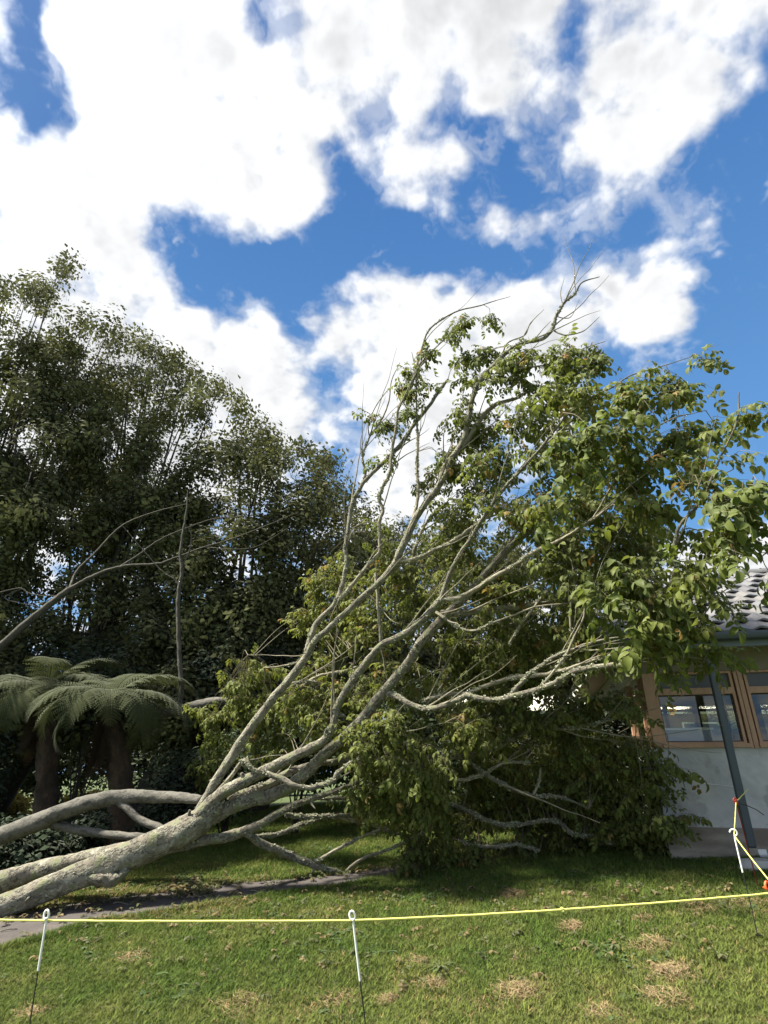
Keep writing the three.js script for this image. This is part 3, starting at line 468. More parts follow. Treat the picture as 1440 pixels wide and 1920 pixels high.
limb('branch', [[372, 1548, 16, 8.3], [400, 1533, 15, 8.35], [433, 1514, 15.5, 8.35], [472, 1500, 15.5, 8.35], [505, 1492, 15, 8.35], [539, 1478, 14, 8.35], [567, 1456, 14, 8.3], [590, 1432, 13, 8.3], [618, 1406, 12.5, 8.25], [643, 1385, 12.5, 8.2], [679, 1349, 12, 8.15], [704, 1317, 12, 8.1], [727, 1289, 11.5, 8.05], [749, 1264, 11, 8.0], [766, 1242, 10.5, 7.95], [782, 1214, 10.5, 7.9], [810, 1181, 11, 7.85], [832, 1158, 10.5, 7.8], [854, 1137, 9.4, 7.75], [879, 1114, 8, 7.7], [900, 1088, 7.5, 7.6], [940, 1042, 8, 7.5], [985, 1002, 8, 7.4], [1043, 961, 8, 7.3], [1096, 930, 7.6, 7.2], [1172, 879, 6.5, 7.1]], B);
limb('branch', [[828, 1150, 8.5, 7.8], [855, 1151, 8.2, 7.75], [896, 1145, 8, 7.7], [948, 1140, 7.8, 7.6], [997, 1135, 7.2, 7.5], [1039, 1124, 6.6, 7.45], [1068, 1118, 5, 7.4]], B);
limb('branch', [[818, 1148, 4, 7.75], [844, 1166, 3.2, 7.6], [868, 1180, 2.9, 7.5], [893, 1182, 2.7, 7.4], [920, 1169, 2.6, 7.3], [962, 1154, 2.4, 7.2], [1004, 1138, 2.2, 7.1], [1087, 1128, 1.8, 6.9], [1157, 1100, 1.2, 6.7]], L);
limb('branch', [[725, 1300, 7.5, 8.05], [745, 1306, 7.2, 7.9], [760, 1317, 6.8, 7.8], [790, 1327, 6.6, 7.7], [827, 1325, 6.6, 7.5], [854, 1314, 6.4, 7.35], [877, 1304, 6.2, 7.2], [899, 1309, 6, 7.1], [929, 1311, 6, 7.0], [960, 1306, 6, 6.8], [1004, 1294, 6, 6.6], [1039, 1280, 6, 6.4], [1073, 1261, 5.8, 6.3], [1108, 1251, 5.8, 6.1], [1143, 1247, 6, 5.95], [1168, 1245, 6.8, 5.85], [1179, 1228, 6.6, 5.8], [1188, 1200, 6, 5.75], [1202, 1173, 5.8, 5.65], [1223, 1141, 5.6, 5.55], [1243, 1114, 5.2, 5.45], [1262, 1086, 4.8, 5.35], [1267, 1063, 4.2, 5.3], [1265, 1026, 4, 5.2], [1269, 1000, 3.8, 5.15], [1280, 977, 3.6, 5.1], [1298, 959, 3.5, 5.05], [1316, 938, 3.5, 5.0], [1329, 909, 2.8, 4.95], [1345, 870, 2.5, 4.9], [1363, 834, 2.2, 4.85], [1376, 805, 2, 4.8], [1384, 776, 1.7, 4.8], [1386, 735, 1, 4.75]], B);
limb('branch', [[1316, 938, 2.4, 5.0], [1360, 932, 2, 4.9], [1390, 920, 1.6, 4.8], [1440, 906, 1.2, 4.7], [1500, 890, 0.8, 4.6]], L);
limb('branch', [[1318, 930, 2, 5.0], [1345, 895, 1.6, 5.0], [1375, 880, 1, 5.0]], L);
limb('branch', [[796, 1313, 4, 8.2], [823, 1305, 4.4, 8.1], [879, 1298, 4.6, 7.9], [924, 1282, 4.8, 7.7], [969, 1270, 4.8, 7.5], [1018, 1265, 4.8, 7.3], [1059, 1256, 4.6, 7.1], [1101, 1242, 4, 6.9], [1153, 1227, 2.6, 6.7]], L);
limb('branch', [[1014, 1288, 3.6, 6.55], [1035, 1263, 3.2, 6.5], [1063, 1225, 3, 6.4], [1077, 1194, 2.6, 6.4], [1094, 1159, 2.2, 6.3], [1096, 1135, 1.4, 6.3]], L);
limb('branch', [[960, 1300, 5, 6.8], [990, 1267, 5, 6.8], [1018, 1246, 4.8, 6.7], [1053, 1225, 4, 6.6], [1087, 1214, 3, 6.4], [1129, 1200, 2.6, 6.2], [1184, 1190, 1.8, 6.0], [1230, 1170, 1.2, 5.8]], B);
limb('branch', [[1075, 1190, 3, 6.6], [1070, 1173, 2.8, 6.6], [1070, 1138, 2.6, 6.6], [1077, 1093, 2, 6.5], [1072, 1050, 1.2, 6.4]], L);
limb('branch', [[955, 1208, 3, 7.6], [969, 1183, 3.2, 7.5], [997, 1145, 3.4, 7.4], [1018, 1117, 3, 7.3], [1042, 1089, 2.6, 7.2], [1047, 1062, 2, 7.1], [1055, 1010, 1.2, 7.0]], L);
limb('branch', [[1172, 1243, 3, 5.85], [1202, 1236, 2.6, 5.75], [1256, 1214, 2.4, 5.6], [1302, 1182, 2.2, 5.4], [1327, 1142, 1.8, 5.3], [1359, 1107, 1.2, 5.2], [1410, 1080, 0.8, 5.1]], L);
limb('branch', [[1200, 1237, 1.8, 5.75], [1250, 1232, 1.6, 5.7], [1305, 1234, 1.4, 5.7], [1345, 1242, 1, 5.7], [1392, 1243, 0.7, 5.7]], L);
limb('branch', [[1262, 1086, 2.6, 5.35], [1300, 1075, 2, 5.2], [1350, 1060, 1.6, 5.0], [1400, 1040, 1.2, 4.9], [1450, 1035, 0.8, 4.8]], L);
limb('branch', [[1178, 1228, 2.2, 5.8], [1230, 1190, 2, 5.9], [1290, 1150, 1.6, 6.0], [1330, 1120, 1, 6.0]], L);
limb('branch', [[1063, 778, 2.2, 6.0], [1110, 745, 2, 5.9], [1150, 725, 1.8, 5.9], [1180, 705, 1.6, 5.8], [1230, 690, 1.3, 5.7], [1300, 668, 0.8, 5.6]], L);
limb('branch', [[1010, 845, 2.6, 6.3], [1060, 800, 2.2, 6.2], [1100, 765, 1.8, 6.1], [1140, 735, 1.4, 6.0]], L);
limb('branch', [[1110, 975, 2.4, 6.1], [1160, 890, 2.2, 5.8], [1200, 830, 1.8, 5.6], [1250, 790, 1.4, 5.4], [1320, 770, 0.8, 5.3]], L);
limb('branch', [[928, 700, 2.6, 7.1], [985, 690, 2.2, 6.8], [1040, 680, 1.8, 6.6], [1090, 655, 1.2, 6.4], [1135, 640, 0.7, 6.3]], L);
limb('branch', [[655, 1380, 6, 8.2], [685, 1386, 5.4, 8.1], [727, 1387, 5, 8.0], [762, 1393, 3.4, 7.95]], B);
limb('branch', [[430, 1492, 9, 8.5], [444, 1491, 9, 8.5], [478, 1480, 9, 8.5], [511, 1467, 9, 8.5], [544, 1447, 8, 8.5], [570, 1437, 7, 8.5], [620, 1427, 5.6, 8.5], [680, 1410, 4, 8.6]], B);
limb('branch', [[500, 1450, 6.5, 8.1], [530, 1461, 6.5, 8.05], [550, 1472, 6.2, 8.0], [578, 1478, 6.2, 8.0], [606, 1471, 6, 8.0], [625, 1464, 6, 8.0], [636, 1447, 6, 8.0], [656, 1433, 5.8, 8.0], [675, 1421, 5, 8.0], [681, 1409, 3.6, 8.0]], B);
limb('branch', [[405, 1488, 5, 8.25], [413, 1478, 5, 8.25], [433, 1455, 4.6, 8.25], [450, 1433, 4.8, 8.25], [461, 1426, 5.2, 8.2], [467, 1436, 5, 8.15], [478, 1445, 5, 8.15], [496, 1448, 4.4, 8.15]], L);
limb('branch', [[320, 1588, 10, 8.3], [342, 1586, 10.5, 8.35], [383, 1576, 11.5, 8.4], [433, 1567, 11.5, 8.5], [467, 1555, 10.5, 8.5], [500, 1539, 9.6, 8.5], [533, 1519, 8.4, 8.5], [567, 1503, 7.2, 8.5], [600, 1492, 6, 8.5], [660, 1470, 4.4, 8.5], [720, 1440, 3, 8.5]], B);
limb('branch', [[462, 1562, 9, 8.5], [494, 1583, 9, 8.65], [528, 1597, 8.6, 8.75], [561, 1611, 8.2, 8.85], [594, 1625, 7.6, 8.95], [622, 1633, 6.6, 9.0], [650, 1638, 4, 9.05]], B);
limb('branch', [[592, 1615, 3.6, 8.95], [633, 1592, 3.4, 8.9], [683, 1567, 3, 8.9], [730, 1548, 2, 8.9]], L);
limb('branch', [[474, 1568, 5.5, 8.6], [522, 1564, 5.2, 8.8], [550, 1553, 5, 8.9], [578, 1542, 4.2, 9.0], [620, 1530, 3, 9.1]], B);
limb('branch', [[535, 1528, 5.2, 8.6], [555, 1531, 5.2, 8.7], [600, 1531, 5, 8.8], [647, 1529, 5, 8.9], [677, 1528, 4.8, 9.0], [788, 1519, 3, 9.2]], B);
limb('branch', [[625, 1530, 4, 8.9], [690, 1545, 3.6, 9.1], [740, 1562, 3, 9.2], [800, 1575, 2, 9.3]], L);
limb('branch', [[648, 1633, 3, 9.05], [672, 1614, 3.2, 9.0], [740, 1588, 3, 8.9], [793, 1562, 2.6, 8.8], [840, 1545, 1.4, 8.7]], L);
limb('branch', [[600, 1430, 6, 8.6], [700, 1427, 5.4, 8.7], [798, 1421, 5, 8.7], [871, 1418, 5.6, 8.6], [929, 1404, 5.4, 8.5], [973, 1379, 5.4, 8.4], [1018, 1362, 5, 8.3], [1052, 1366, 4.2, 8.2], [1087, 1364, 3.4, 8.1], [1132, 1353, 2.8, 8.0], [1181, 1339, 1.8, 7.9], [1230, 1352, 1, 7.8]], B);
limb('branch', [[876, 1424, 4.4, 8.6], [910, 1452, 5.4, 8.5], [949, 1474, 5, 8.45], [993, 1491, 4.6, 8.4], [1046, 1494, 3.8, 8.35], [1075, 1503, 2.6, 8.3], [1104, 1517, 1.2, 8.3]], B);
limb('branch', [[852, 1464, 4.6, 8.55], [880, 1460, 4.4, 8.5], [912, 1450, 4.2, 8.5], [930, 1437, 4, 8.5], [949, 1430, 3.8, 8.5], [995, 1430, 2.4, 8.5]], L);
limb('branch', [[1000, 1489, 3.4, 8.4], [1010, 1468, 3, 8.4], [1014, 1440, 2, 8.4]], L);
limb('branch', [[590, 1496, 4.6, 8.7], [720, 1500, 4.6, 8.8], [856, 1511, 4.8, 8.8], [895, 1530, 5.4, 8.7], [939, 1547, 5.4, 8.7], [978, 1545, 4.4, 8.7], [1046, 1541, 4, 8.7], [1070, 1562, 4, 8.7], [1119, 1570, 4, 8.7], [1143, 1580, 3.6, 8.7], [1172, 1569, 2.4, 8.7]], B);
limb('branch', [[860, 1575, 3.4, 9.0], [871, 1581, 4, 9.0], [929, 1588, 4, 8.95], [973, 1584, 3.6, 8.9], [1012, 1596, 2.8, 8.85]], L);
limb('branch', [[800, 1320, 3.4, 8.6], [870, 1240, 3.2, 8.6], [940, 1180, 2.8, 8.6], [1010, 1150, 2, 8.6]], L);
limb('branch', [[560, 1290, 4, 8.8], [600, 1268, 4.4, 8.9], [650, 1258, 4, 9.0], [700, 1240, 2.6, 9.1]], L);
limb('branch', [[548, 1281, 3.6, 8.7], [580, 1278, 3.6, 8.8], [605, 1284, 3.4, 8.9], [640, 1290, 2.4, 9.0]], L);
limb('branch', [[590, 1205, 3, 8.2], [560, 1240, 2.6, 8.4], [520, 1250, 2, 8.6], [495, 1252, 1.2, 8.7]], L);
limb('branch', [[880, 1105, 3.6, 7.8], [930, 1060, 3.4, 7.6], [960, 1010, 3, 7.5], [1000, 950, 2.4, 7.3], [1060, 890, 1.4, 7.2]], L);
limb('branch', [[766, 1100, 4.5, 8.6], [770, 1070, 4.4, 8.6], [778, 1030, 4, 8.5], [800, 980, 3, 8.4], [840, 940, 2, 8.3]], L);

// slender side branches and snapped stubs
{
  const R = rng(88), hosts = skeleton.map((q, i) => ({ q, i })).filter(({ q, i }) => i > 2 && q.r > 0.014 && q.r < 0.12 && q.p.y > ground(q.p.x, q.p.z) + 1.0 && skeleton[i - 1].p.distanceTo(q.p) < 0.2), g = () => (R() + R() + R()) / 1.5 - 1;
  for (let k = 0; k < 120; k++) {
    const { q, i } = hosts[Math.floor(R() * hosts.length)], t = q.p.clone().sub(skeleton[i - 1].p).normalize(), dir = t.clone().addScaledVector(randDir(R), 0.55).add(V3(0.12, 0.18, 0.05)).normalize(), len = 0.5 + 1.3 * R(), r0 = Math.min(q.r * 0.55, 0.007 + 0.009 * R()), pts = [{ p: q.p.clone(), r: r0 }];
    let p = q.p.clone(), d = dir.clone(); for (let j = 1; j <= 6; j++) { d.addScaledVector(randDir(R), 0.16).add(V3(0.02, 0.03, 0)).normalize(); p = p.clone().addScaledVector(d, len / 6); pts.push({ p, r: lerp(r0, 0.0022, j / 6) }); }
    const sp = spline(pts, 0.05), mb = new MB(); tube(mb, sp, 6, 0.12, k); mesh('branch', mb.geo(true), M.limb, fallen); sp.forEach((e) => skeleton.push(e));
  }
  const big = skeleton.filter((q) => q.r > 0.035);
  for (let k = 0; k < 34; k++) { const q = big[Math.floor(R() * big.length)], d = randDir(R).add(V3(0.3, 0.5, 0.4)).normalize(), r0 = Math.min(q.r * 0.4, 0.012 + 0.02 * R()), L = q.r + 0.03 + 0.1 * R(), mb = new MB(); tube(mb, spline([{ p: q.p.clone().addScaledVector(d, q.r * 0.5), r: r0 * 1.5 }, { p: q.p.clone().addScaledVector(d, q.r + 0.01), r: r0 }, { p: q.p.clone().addScaledVector(d, L).add(V3(0.01, 0, 0)), r: r0 * 0.7 }], 0.02), 8, 0.3, k); mesh('stub', mb.geo(true), M.bark, fallen); }
}
// leaf masses: pixel centre, half sizes, distance, depth half size, sprigs, leaf size, yellowness
const masses = [];
const mass = (x, y, rx, ry, d, dr, n, s, yel = 0.3) => masses.push({ x, y, rx, ry, d, dr, n, s, yel });
mass(832, 625, 34, 24, 7.6, 0.25, 11, 0.95); mass(880, 600, 30, 12, 7.5, 0.2, 6, 0.9); mass(918, 590, 16, 9, 7.5, 0.15, 5, 0.9); mass(795, 660, 20, 26, 7.7, 0.2, 8, 0.85); mass(757, 715, 26, 34, 8.0, 0.3, 22, 0.8, 0.5); mass(699, 772, 12, 12, 8.2, 0.1, 4, 0.75); mass(725, 790, 18, 26, 8.1, 0.2, 8, 0.75); mass(760, 770, 24, 40, 7.9, 0.3, 10, 0.8); mass(800, 720, 30, 50, 7.8, 0.3, 10, 0.8); mass(870, 668, 40, 22, 7.5, 0.3, 10, 0.9); mass(735, 860, 34, 34, 7.9, 0.2, 6, 0.75);
mass(920, 650, 26, 26, 7.3, 0.3, 9, 0.9); mass(910, 700, 60, 50, 7.3, 0.5, 32, 0.9); mass(970, 690, 55, 45, 7.0, 0.5, 42, 0.95); mass(860, 760, 60, 60, 7.5, 0.5, 30, 0.9); mass(840, 850, 50, 50, 7.8, 0.5, 26, 0.85);
mass(1000, 770, 80, 70, 6.9, 0.6, 60, 0.95); mass(1050, 690, 70, 45, 6.7, 0.5, 44, 1.0); mass(1110, 650, 28, 34, 6.4, 0.3, 16, 1.0); mass(1085, 730, 60, 45, 6.2, 0.5, 36, 1.15, 0.6); mass(1095, 800, 70, 60, 5.6, 0.5, 34, 1.25);
mass(1175, 720, 45, 40, 5.8, 0.4, 18, 1.1); mass(1225, 690, 45, 34, 5.7, 0.3, 20, 1.1, 0.5); mass(1290, 665, 26, 16, 5.6, 0.15, 5, 1.05); mass(1225, 745, 34, 30, 5.7, 0.3, 14, 1.1, 0.5); mass(1190, 810, 60, 50, 5.6, 0.5, 34, 1.2); mass(1270, 800, 44, 34, 5.4, 0.3, 14, 1.2); mass(1320, 785, 26, 20, 5.3, 0.15, 4, 1.1); mass(1180, 880, 70, 50, 5.8, 0.5, 34, 1.15); mass(1260, 870, 34, 34, 5.4, 0.3, 10, 1.2); mass(1215, 940, 40, 40, 5.7, 0.4, 18, 1.1, 0.7);
mass(920, 840, 70, 60, 7.4, 0.6, 56, 0.9); mass(960, 930, 80, 70, 7.2, 0.7, 80, 0.9, 0.5); mass(1060, 880, 80, 60, 6.8, 0.6, 60, 1.0, 0.4); mass(1010, 950, 30, 26, 5.7, 0.2, 9, 1.35, 0.9); mass(1110, 950, 80, 60, 6.6, 0.7, 60, 1.0); mass(1060, 1030, 90, 60, 6.9, 0.8, 80, 0.95); mass(1160, 1030, 60, 50, 6.4, 0.6, 50, 1.0); mass(1210, 1000, 34, 50, 7.6, 0.4, 34, 0.75, 0.5);
mass(1395, 775, 26, 18, 4.75, 0.15, 8, 1.05); mass(1340, 830, 26, 26, 4.9, 0.15, 6, 1.0); mass(1375, 845, 30, 28, 4.85, 0.2, 6, 0.95); mass(1300, 905, 34, 30, 5.0, 0.25, 11, 1.1); mass(1370, 920, 46, 36, 4.8, 0.3, 16, 1.2); mass(1425, 915, 30, 40, 4.6, 0.3, 11, 1.2); mass(1345, 965, 46, 26, 4.8, 0.3, 9, 1.15); mass(1320, 1010, 34, 34, 5.0, 0.3, 12, 1.1); mass(1290, 990, 22, 22, 5.1, 0.15, 6, 1.1);
mass(1395, 1035, 60, 22, 4.8, 0.3, 14, 1.1); mass(1320, 1045, 44, 26, 5.1, 0.3, 14, 1.05); mass(1240, 1070, 50, 50, 5.4, 0.4, 30, 1.1); mass(1425, 1070, 30, 16, 4.8, 0.2, 5, 1.0); mass(1310, 1090, 30, 18, 5.2, 0.2, 7, 0.9, 0.8); mass(1270, 1140, 50, 50, 5.5, 0.4, 30, 1.05, 0.5); mass(1190, 1110, 60, 60, 6.0, 0.6, 46, 1.05); mass(1150, 1150, 60, 50, 5.6, 0.4, 24, 1.3); mass(1385, 1136, 34, 8, 5.2, 0.2, 4, 0.6, 1);
mass(1300, 1172, 26, 14, 5.5, 0.2, 7, 0.8, 0.8); mass(1250, 1205, 34, 22, 5.7, 0.2, 16, 0.9, 0.5); mass(1262, 1252, 20, 12, 5.8, 0.12, 5, 0.8); mass(1365, 1228, 26, 8, 5.7, 0.1, 4, 1.0); mass(1305, 1238, 26, 12, 5.7, 0.12, 6, 0.95); mass(1210, 1180, 40, 40, 6.0, 0.4, 24, 0.95, 0.7);
mass(720, 1000, 34, 50, 8.3, 0.4, 20, 0.75, 0.6); mass(800, 900, 26, 40, 8.2, 0.3, 16, 0.75, 0.7); mass(870, 930, 50, 50, 8.0, 0.5, 40, 0.8, 0.5); mass(760, 1080, 60, 60, 8.5, 0.5, 50, 0.8, 0.8); mass(850, 1020, 70, 60, 8.2, 0.6, 66, 0.8, 0.5); mass(900, 1070, 60, 50, 7.9, 0.5, 46, 0.85, 0.8); mass(960, 1110, 70, 50, 7.8, 0.5, 56, 0.85, 0.5); mass(790, 1150, 70, 50, 8.5, 0.5, 50, 0.8, 0.7); mass(870, 1200, 80, 50, 8.3, 0.6, 66, 0.85, 0.6); mass(960, 1200, 80, 50, 8.1, 0.6, 60, 0.9, 0.5); mass(1060, 1130, 70, 60, 7.6, 0.6, 56, 0.95, 0.4); mass(1110, 1200, 60, 50, 7.3, 0.5, 40, 0.95, 0.4); mass(900, 1260, 80, 34, 8.4, 0.5, 50, 0.85, 0.5); mass(1000, 1250, 60, 30, 8.2, 0.4, 26, 0.85);
mass(610, 1100, 44, 50, 9.6, 0.5, 60, 0.8, 0.9); mass(580, 1165, 34, 40, 9.6, 0.4, 36, 0.8, 0.9); mass(640, 1180, 50, 50, 9.4, 0.5, 50, 0.8, 0.8); mass(670, 1130, 40, 50, 9.0, 0.4, 36, 0.8, 0.8); mass(650, 1060, 20, 30, 9.5, 0.3, 14, 0.8, 0.9); mass(700, 1180, 44, 44, 8.8, 0.4, 34, 0.8, 0.8); mass(690, 1270, 50, 44, 8.6, 0.4, 34, 0.85, 0.7); mass(760, 1240, 44, 34, 8.5, 0.4, 26, 0.85, 0.7);
mass(470, 1250, 40, 40, 9.5, 0.4, 34, 0.95, 0.7); mass(440, 1310, 34, 26, 9.5, 0.3, 20, 0.95, 0.6); mass(510, 1320, 44, 40, 9.3, 0.4, 36, 0.95, 0.5); mass(390, 1330, 34, 22, 9.6, 0.3, 16, 0.95, 0.7); mass(570, 1310, 40, 40, 9.0, 0.4, 34, 0.95, 0.6); mass(600, 1350, 40, 34, 8.8, 0.4, 26, 0.95, 0.7); mass(520, 1380, 40, 34, 9.2, 0.4, 20, 0.9, 0.4); mass(410, 1390, 30, 30, 9.8, 0.3, 14, 0.9, 0.3); mass(640, 1300, 36, 34, 8.7, 0.3, 22, 0.9, 0.7); mass(590, 1250, 30, 24, 9.2, 0.3, 16, 0.85, 0.8); mass(395, 1440, 30, 40, 10, 0.4, 18, 0.9, 0.2);
mass(690, 1400, 44, 40, 8.0, 0.4, 30, 0.95, 0.6); mass(740, 1350, 44, 34, 7.9, 0.4, 28, 0.95, 0.6); mass(770, 1430, 60, 50, 8.1, 0.5, 56, 0.95, 0.5); mass(850, 1370, 60, 44, 7.9, 0.5, 46, 1.0, 0.8); mass(800, 1490, 70, 44, 8.2, 0.5, 60, 0.95, 0.4); mass(690, 1460, 40, 40, 8.3, 0.4, 26, 0.9, 0.5); mass(720, 1500, 50, 30, 8.5, 0.4, 24, 0.9, 0.3); mass(800, 1550, 50, 40, 8.7, 0.4, 40, 0.9, 0.2); mass(830, 1600, 44, 30, 8.8, 0.3, 30, 0.9, 0.2); mass(770, 1600, 24, 24, 8.8, 0.2, 10, 0.9, 0.2); mass(640, 1500, 40, 24, 8.8, 0.3, 8, 0.9, 0.3);
mass(930, 1340, 70, 40, 8.3, 0.5, 50, 0.9, 0.4); mass(1020, 1330, 70, 40, 8.3, 0.5, 50, 0.9, 0.3); mass(900, 1440, 70, 60, 8.8, 0.5, 56, 0.9, 0.3); mass(1000, 1420, 80, 60, 8.8, 0.5, 66, 0.9, 0.3); mass(1090, 1400, 70, 60, 8.5, 0.5, 60, 0.9, 0.3); mass(950, 1520, 80, 50, 8.9, 0.5, 60, 0.9, 0.2); mass(1050, 1500, 80, 50, 8.8, 0.5, 66, 0.9, 0.2); mass(1130, 1480, 60, 60, 8.5, 0.4, 50, 0.9, 0.3); mass(1110, 1320, 60, 36, 8.2, 0.4, 34, 0.9, 0.3); mass(1180, 1420, 44, 50, 8.2, 0.4, 34, 0.95, 0.3); mass(1205, 1470, 30, 50, 8.0, 0.3, 24, 0.95, 0.3); mass(1180, 1320, 30, 26, 7.9, 0.3, 12, 0.9, 0.4); mass(1195, 1540, 50, 40, 8.2, 0.4, 44, 0.95, 0.2); mass(1265, 1535, 24, 18, 7.9, 0.15, 7, 0.95, 0.3); mass(1110, 1550, 70, 30, 8.7, 0.4, 44, 0.9, 0.2); mass(1010, 1570, 60, 26, 8.9, 0.3, 26, 0.85, 0.2); mass(920, 1590, 60, 24, 8.9, 0.3, 26, 0.85, 0.2); mass(1245, 1425, 20, 20, 7.8, 0.1, 6, 1.0, 0.3);
mass(930, 1400, 120, 80, 9.7, 0.4, 90, 0.85, 0.3); mass(1070, 1440, 90, 80, 9.6, 0.4, 80, 0.85, 0.3); mass(890, 1510, 90, 60, 9.6, 0.3, 60, 0.85, 0.2); mass(1010, 1530, 90, 50, 9.6, 0.3, 60, 0.85, 0.2); mass(720, 1430, 70, 60, 9.3, 0.4, 50, 0.85, 0.5); mass(860, 1300, 110, 60, 9.2, 0.4, 70, 0.85, 0.6); mass(1010, 1210, 110, 70, 8.8, 0.4, 70, 0.85, 0.6); mass(820, 1090, 90, 90, 9.2, 0.4, 60, 0.8, 0.8);
for (const m of masses) { if (m.y > 1250 && m.x < 1240) { m.n = Math.round(m.n * 1.25); m.s *= 0.84; m.rx *= 1.15; } if (m.x > 1270 && m.y > 1025) m.n *= 0.6; if (m.y > 1330 && m.x > 790 && m.d < 9.3) { m.d += 0.2; m.yel += 0.15; } m.yel = Math.min(1, m.yel + 0.12); }
{
  const R = rng(2024), leaves = [[], [], []], seeds = [], twigs = new MB(), cell = 0.6, grid = new Map(), key = (p) => Math.floor(p.x / cell) + ',' + Math.floor(p.y / cell) + ',' + Math.floor(p.z / cell);
  skeleton.forEach((q) => { const k = key(q.p); (grid.get(k) ?? grid.set(k, []).get(k)).push(q); });
  const nearest = (p) => { let best = null, bd = 1e9; for (let dx = -2; dx <= 2; dx++) for (let dy = -2; dy <= 2; dy++) for (let dz = -2; dz <= 2; dz++) for (const q of grid.get(key(V3(p.x + dx * cell, p.y + dy * cell, p.z + dz * cell))) ?? []) { const d = q.p.distanceToSquared(p); if (d < bd) { bd = d; best = q; } } return best && { q: best, d: Math.sqrt(bd) }; };
  const gauss = () => (R() + R() + R()) / 1.5 - 1;
  const all = [];
  for (const m of masses) {
    m.n = Math.max(3, Math.round(m.n * (m.d < 6.3 ? 0.56 : m.d < 7.4 ? 0.72 : 0.9)));
    const hubs = [];                                            // sprigs gather on small side twigs
    const nh = Math.max(1, Math.round(m.n / 6));
    for (let k = 0; k < nh; k++) hubs.push([m.x + m.rx * 1.15 * gauss(), m.y + m.ry * 1.15 * gauss(), m.d + m.dr * gauss()]);
    const hubNear = hubs.map(([x, y, d]) => { const p = at(x, y, d); p.y = Math.max(p.y, ground(p.x, p.z) + 0.12); const near = nearest(p); if (near && near.d < 1.4) { const mid = near.q.p.clone().lerp(p, 0.5).add(V3(0.1 * gauss(), 0.08 + 0.06 * gauss(), 0.1 * gauss())); tube(twigs, spline([{ p: near.q.p, r: 0.0065 }, { p: mid, r: 0.005 }, { p, r: 0.0032 }], 0.08), 4, 0, 0, 1); } return { p, dir: near ? p.clone().sub(near.q.p).normalize() : randDir(R) }; });
    for (let k = 0; k < m.n; k++) {
      const hub = hubNear[Math.floor(R() * nh)], ps = perPixel(m.x, m.y, m.d), spread = Math.min(m.rx, m.ry) * ps * 0.85;
      const p = hub.p.clone().add(V3(spread * gauss(), spread * 0.85 * gauss(), Math.min(spread, m.dr) * gauss()));
      p.y = Math.max(p.y, ground(p.x, p.z) + 0.08);
      const dir = hub.dir.clone().multiplyScalar(0.5).addScaledVector(randDir(R), 0.8).add(V3(0.25, -0.1, 0.1)).normalize(), len = (0.16 + 0.2 * R()) * m.s;
      const end = p.clone().addScaledVector(dir, len).add(V3(0, -0.25 * len, 0)), stem = [{ p: hub.p.clone().lerp(p, 0.25), r: 0.0028 }, { p, r: 0.0024 }, { p: end, r: 0.0013 }];
      tube(twigs, spline(stem, 0.09), 3);
      const yel = Math.min(1, Math.max(0, m.yel * 0.7 + 0.35 * gauss())), pairs = 2 + Math.floor(R() * 2);
      for (let j = 0; j <= pairs; j++) for (const sd of j === pairs ? [0] : [-1, 1]) {
        if (R() < 0.08) continue;
        const o = p.clone().lerp(end, j / pairs), side = dir.clone().cross(V3(0, 1, 0)).normalize().multiplyScalar(sd), y = dir.clone().multiplyScalar(0.55).addScaledVector(side, 0.8).add(V3(0, -0.35 - 0.5 * R(), 0)).addScaledVector(randDir(R), 0.35).normalize();
        const z = V3(0, 1, 0).addScaledVector(randDir(R), 0.55).addScaledVector(dir, -0.2).normalize(), s = m.s * (0.58 + 0.66 * R()), t = Math.floor(R() * 3), b = 0.75 + 0.5 * R();
        const c = col(lerp(0.130, 0.205, yel) * b, lerp(0.165, 0.220, yel) * b, lerp(0.034, 0.038, yel) * b); if (R() < 0.03) c.setRGB(0.26 + 0.08 * R(), 0.2, 0.055);
        const scr = o.clone().sub(camera.position), zc = -(scr.z * CP - scr.y * SP);
        all.push({ t, m: orient(o, y, z, s), c, big: s / zc, yel });
      }
      if (R() < 0.2 + 0.25 * m.yel) seeds.push({ m: orient(p, V3(0.2 * gauss(), -1, 0.2 * gauss()), randDir(R), m.s * (0.75 + 0.4 * R())), c: col(0.17 + 0.05 * R(), 0.175 + 0.03 * R(), 0.05) });
    }
  }
  all.sort((a, b) => b.big - a.big);
  all.slice(0, 300).forEach((e) => { const l = mesh('leaf', leafShapes[e.t], M.leafTones[e.yel > 0.8 ? 4 : Math.floor(R() * 4)], fallen); e.m.decompose(l.position, l.quaternion, l.scale); });
  all.slice(300).forEach((e) => leaves[e.t].push(e));
  leaves.forEach((l, i) => instanced('foliage', leafShapes[i], M.leaf, l, fallen));
  instanced('seed_cluster', samara, M.leaf, seeds, fallen);
  mesh('twigs', twigs.geo(), M.twig, fallen).userData.kind = 'stuff';
  console.log('leaves', all.length, 'seeds', seeds.length, 'twig tris', twigs.i.length / 3);
  // lichen crust on the limbs
  const flake = (() => { const b = new MB(), Q = rng(3); for (let k = 0; k < 5; k++) { const a = k * 1.256, c = b.vert(V3(0, 0, 0), V3(0, 1, 0), 0, 0), d = b.vert(V3(Math.cos(a), 0.5 + Q(), Math.sin(a)), V3(0, 1, 0), 0, 0), e = b.vert(V3(Math.cos(a + 0.9), 0.3 + Q(), Math.sin(a + 0.9)), V3(0, 1, 0), 0, 0); b.tri(c, d, e); } return b.geo(true); })();
  const crust = [];
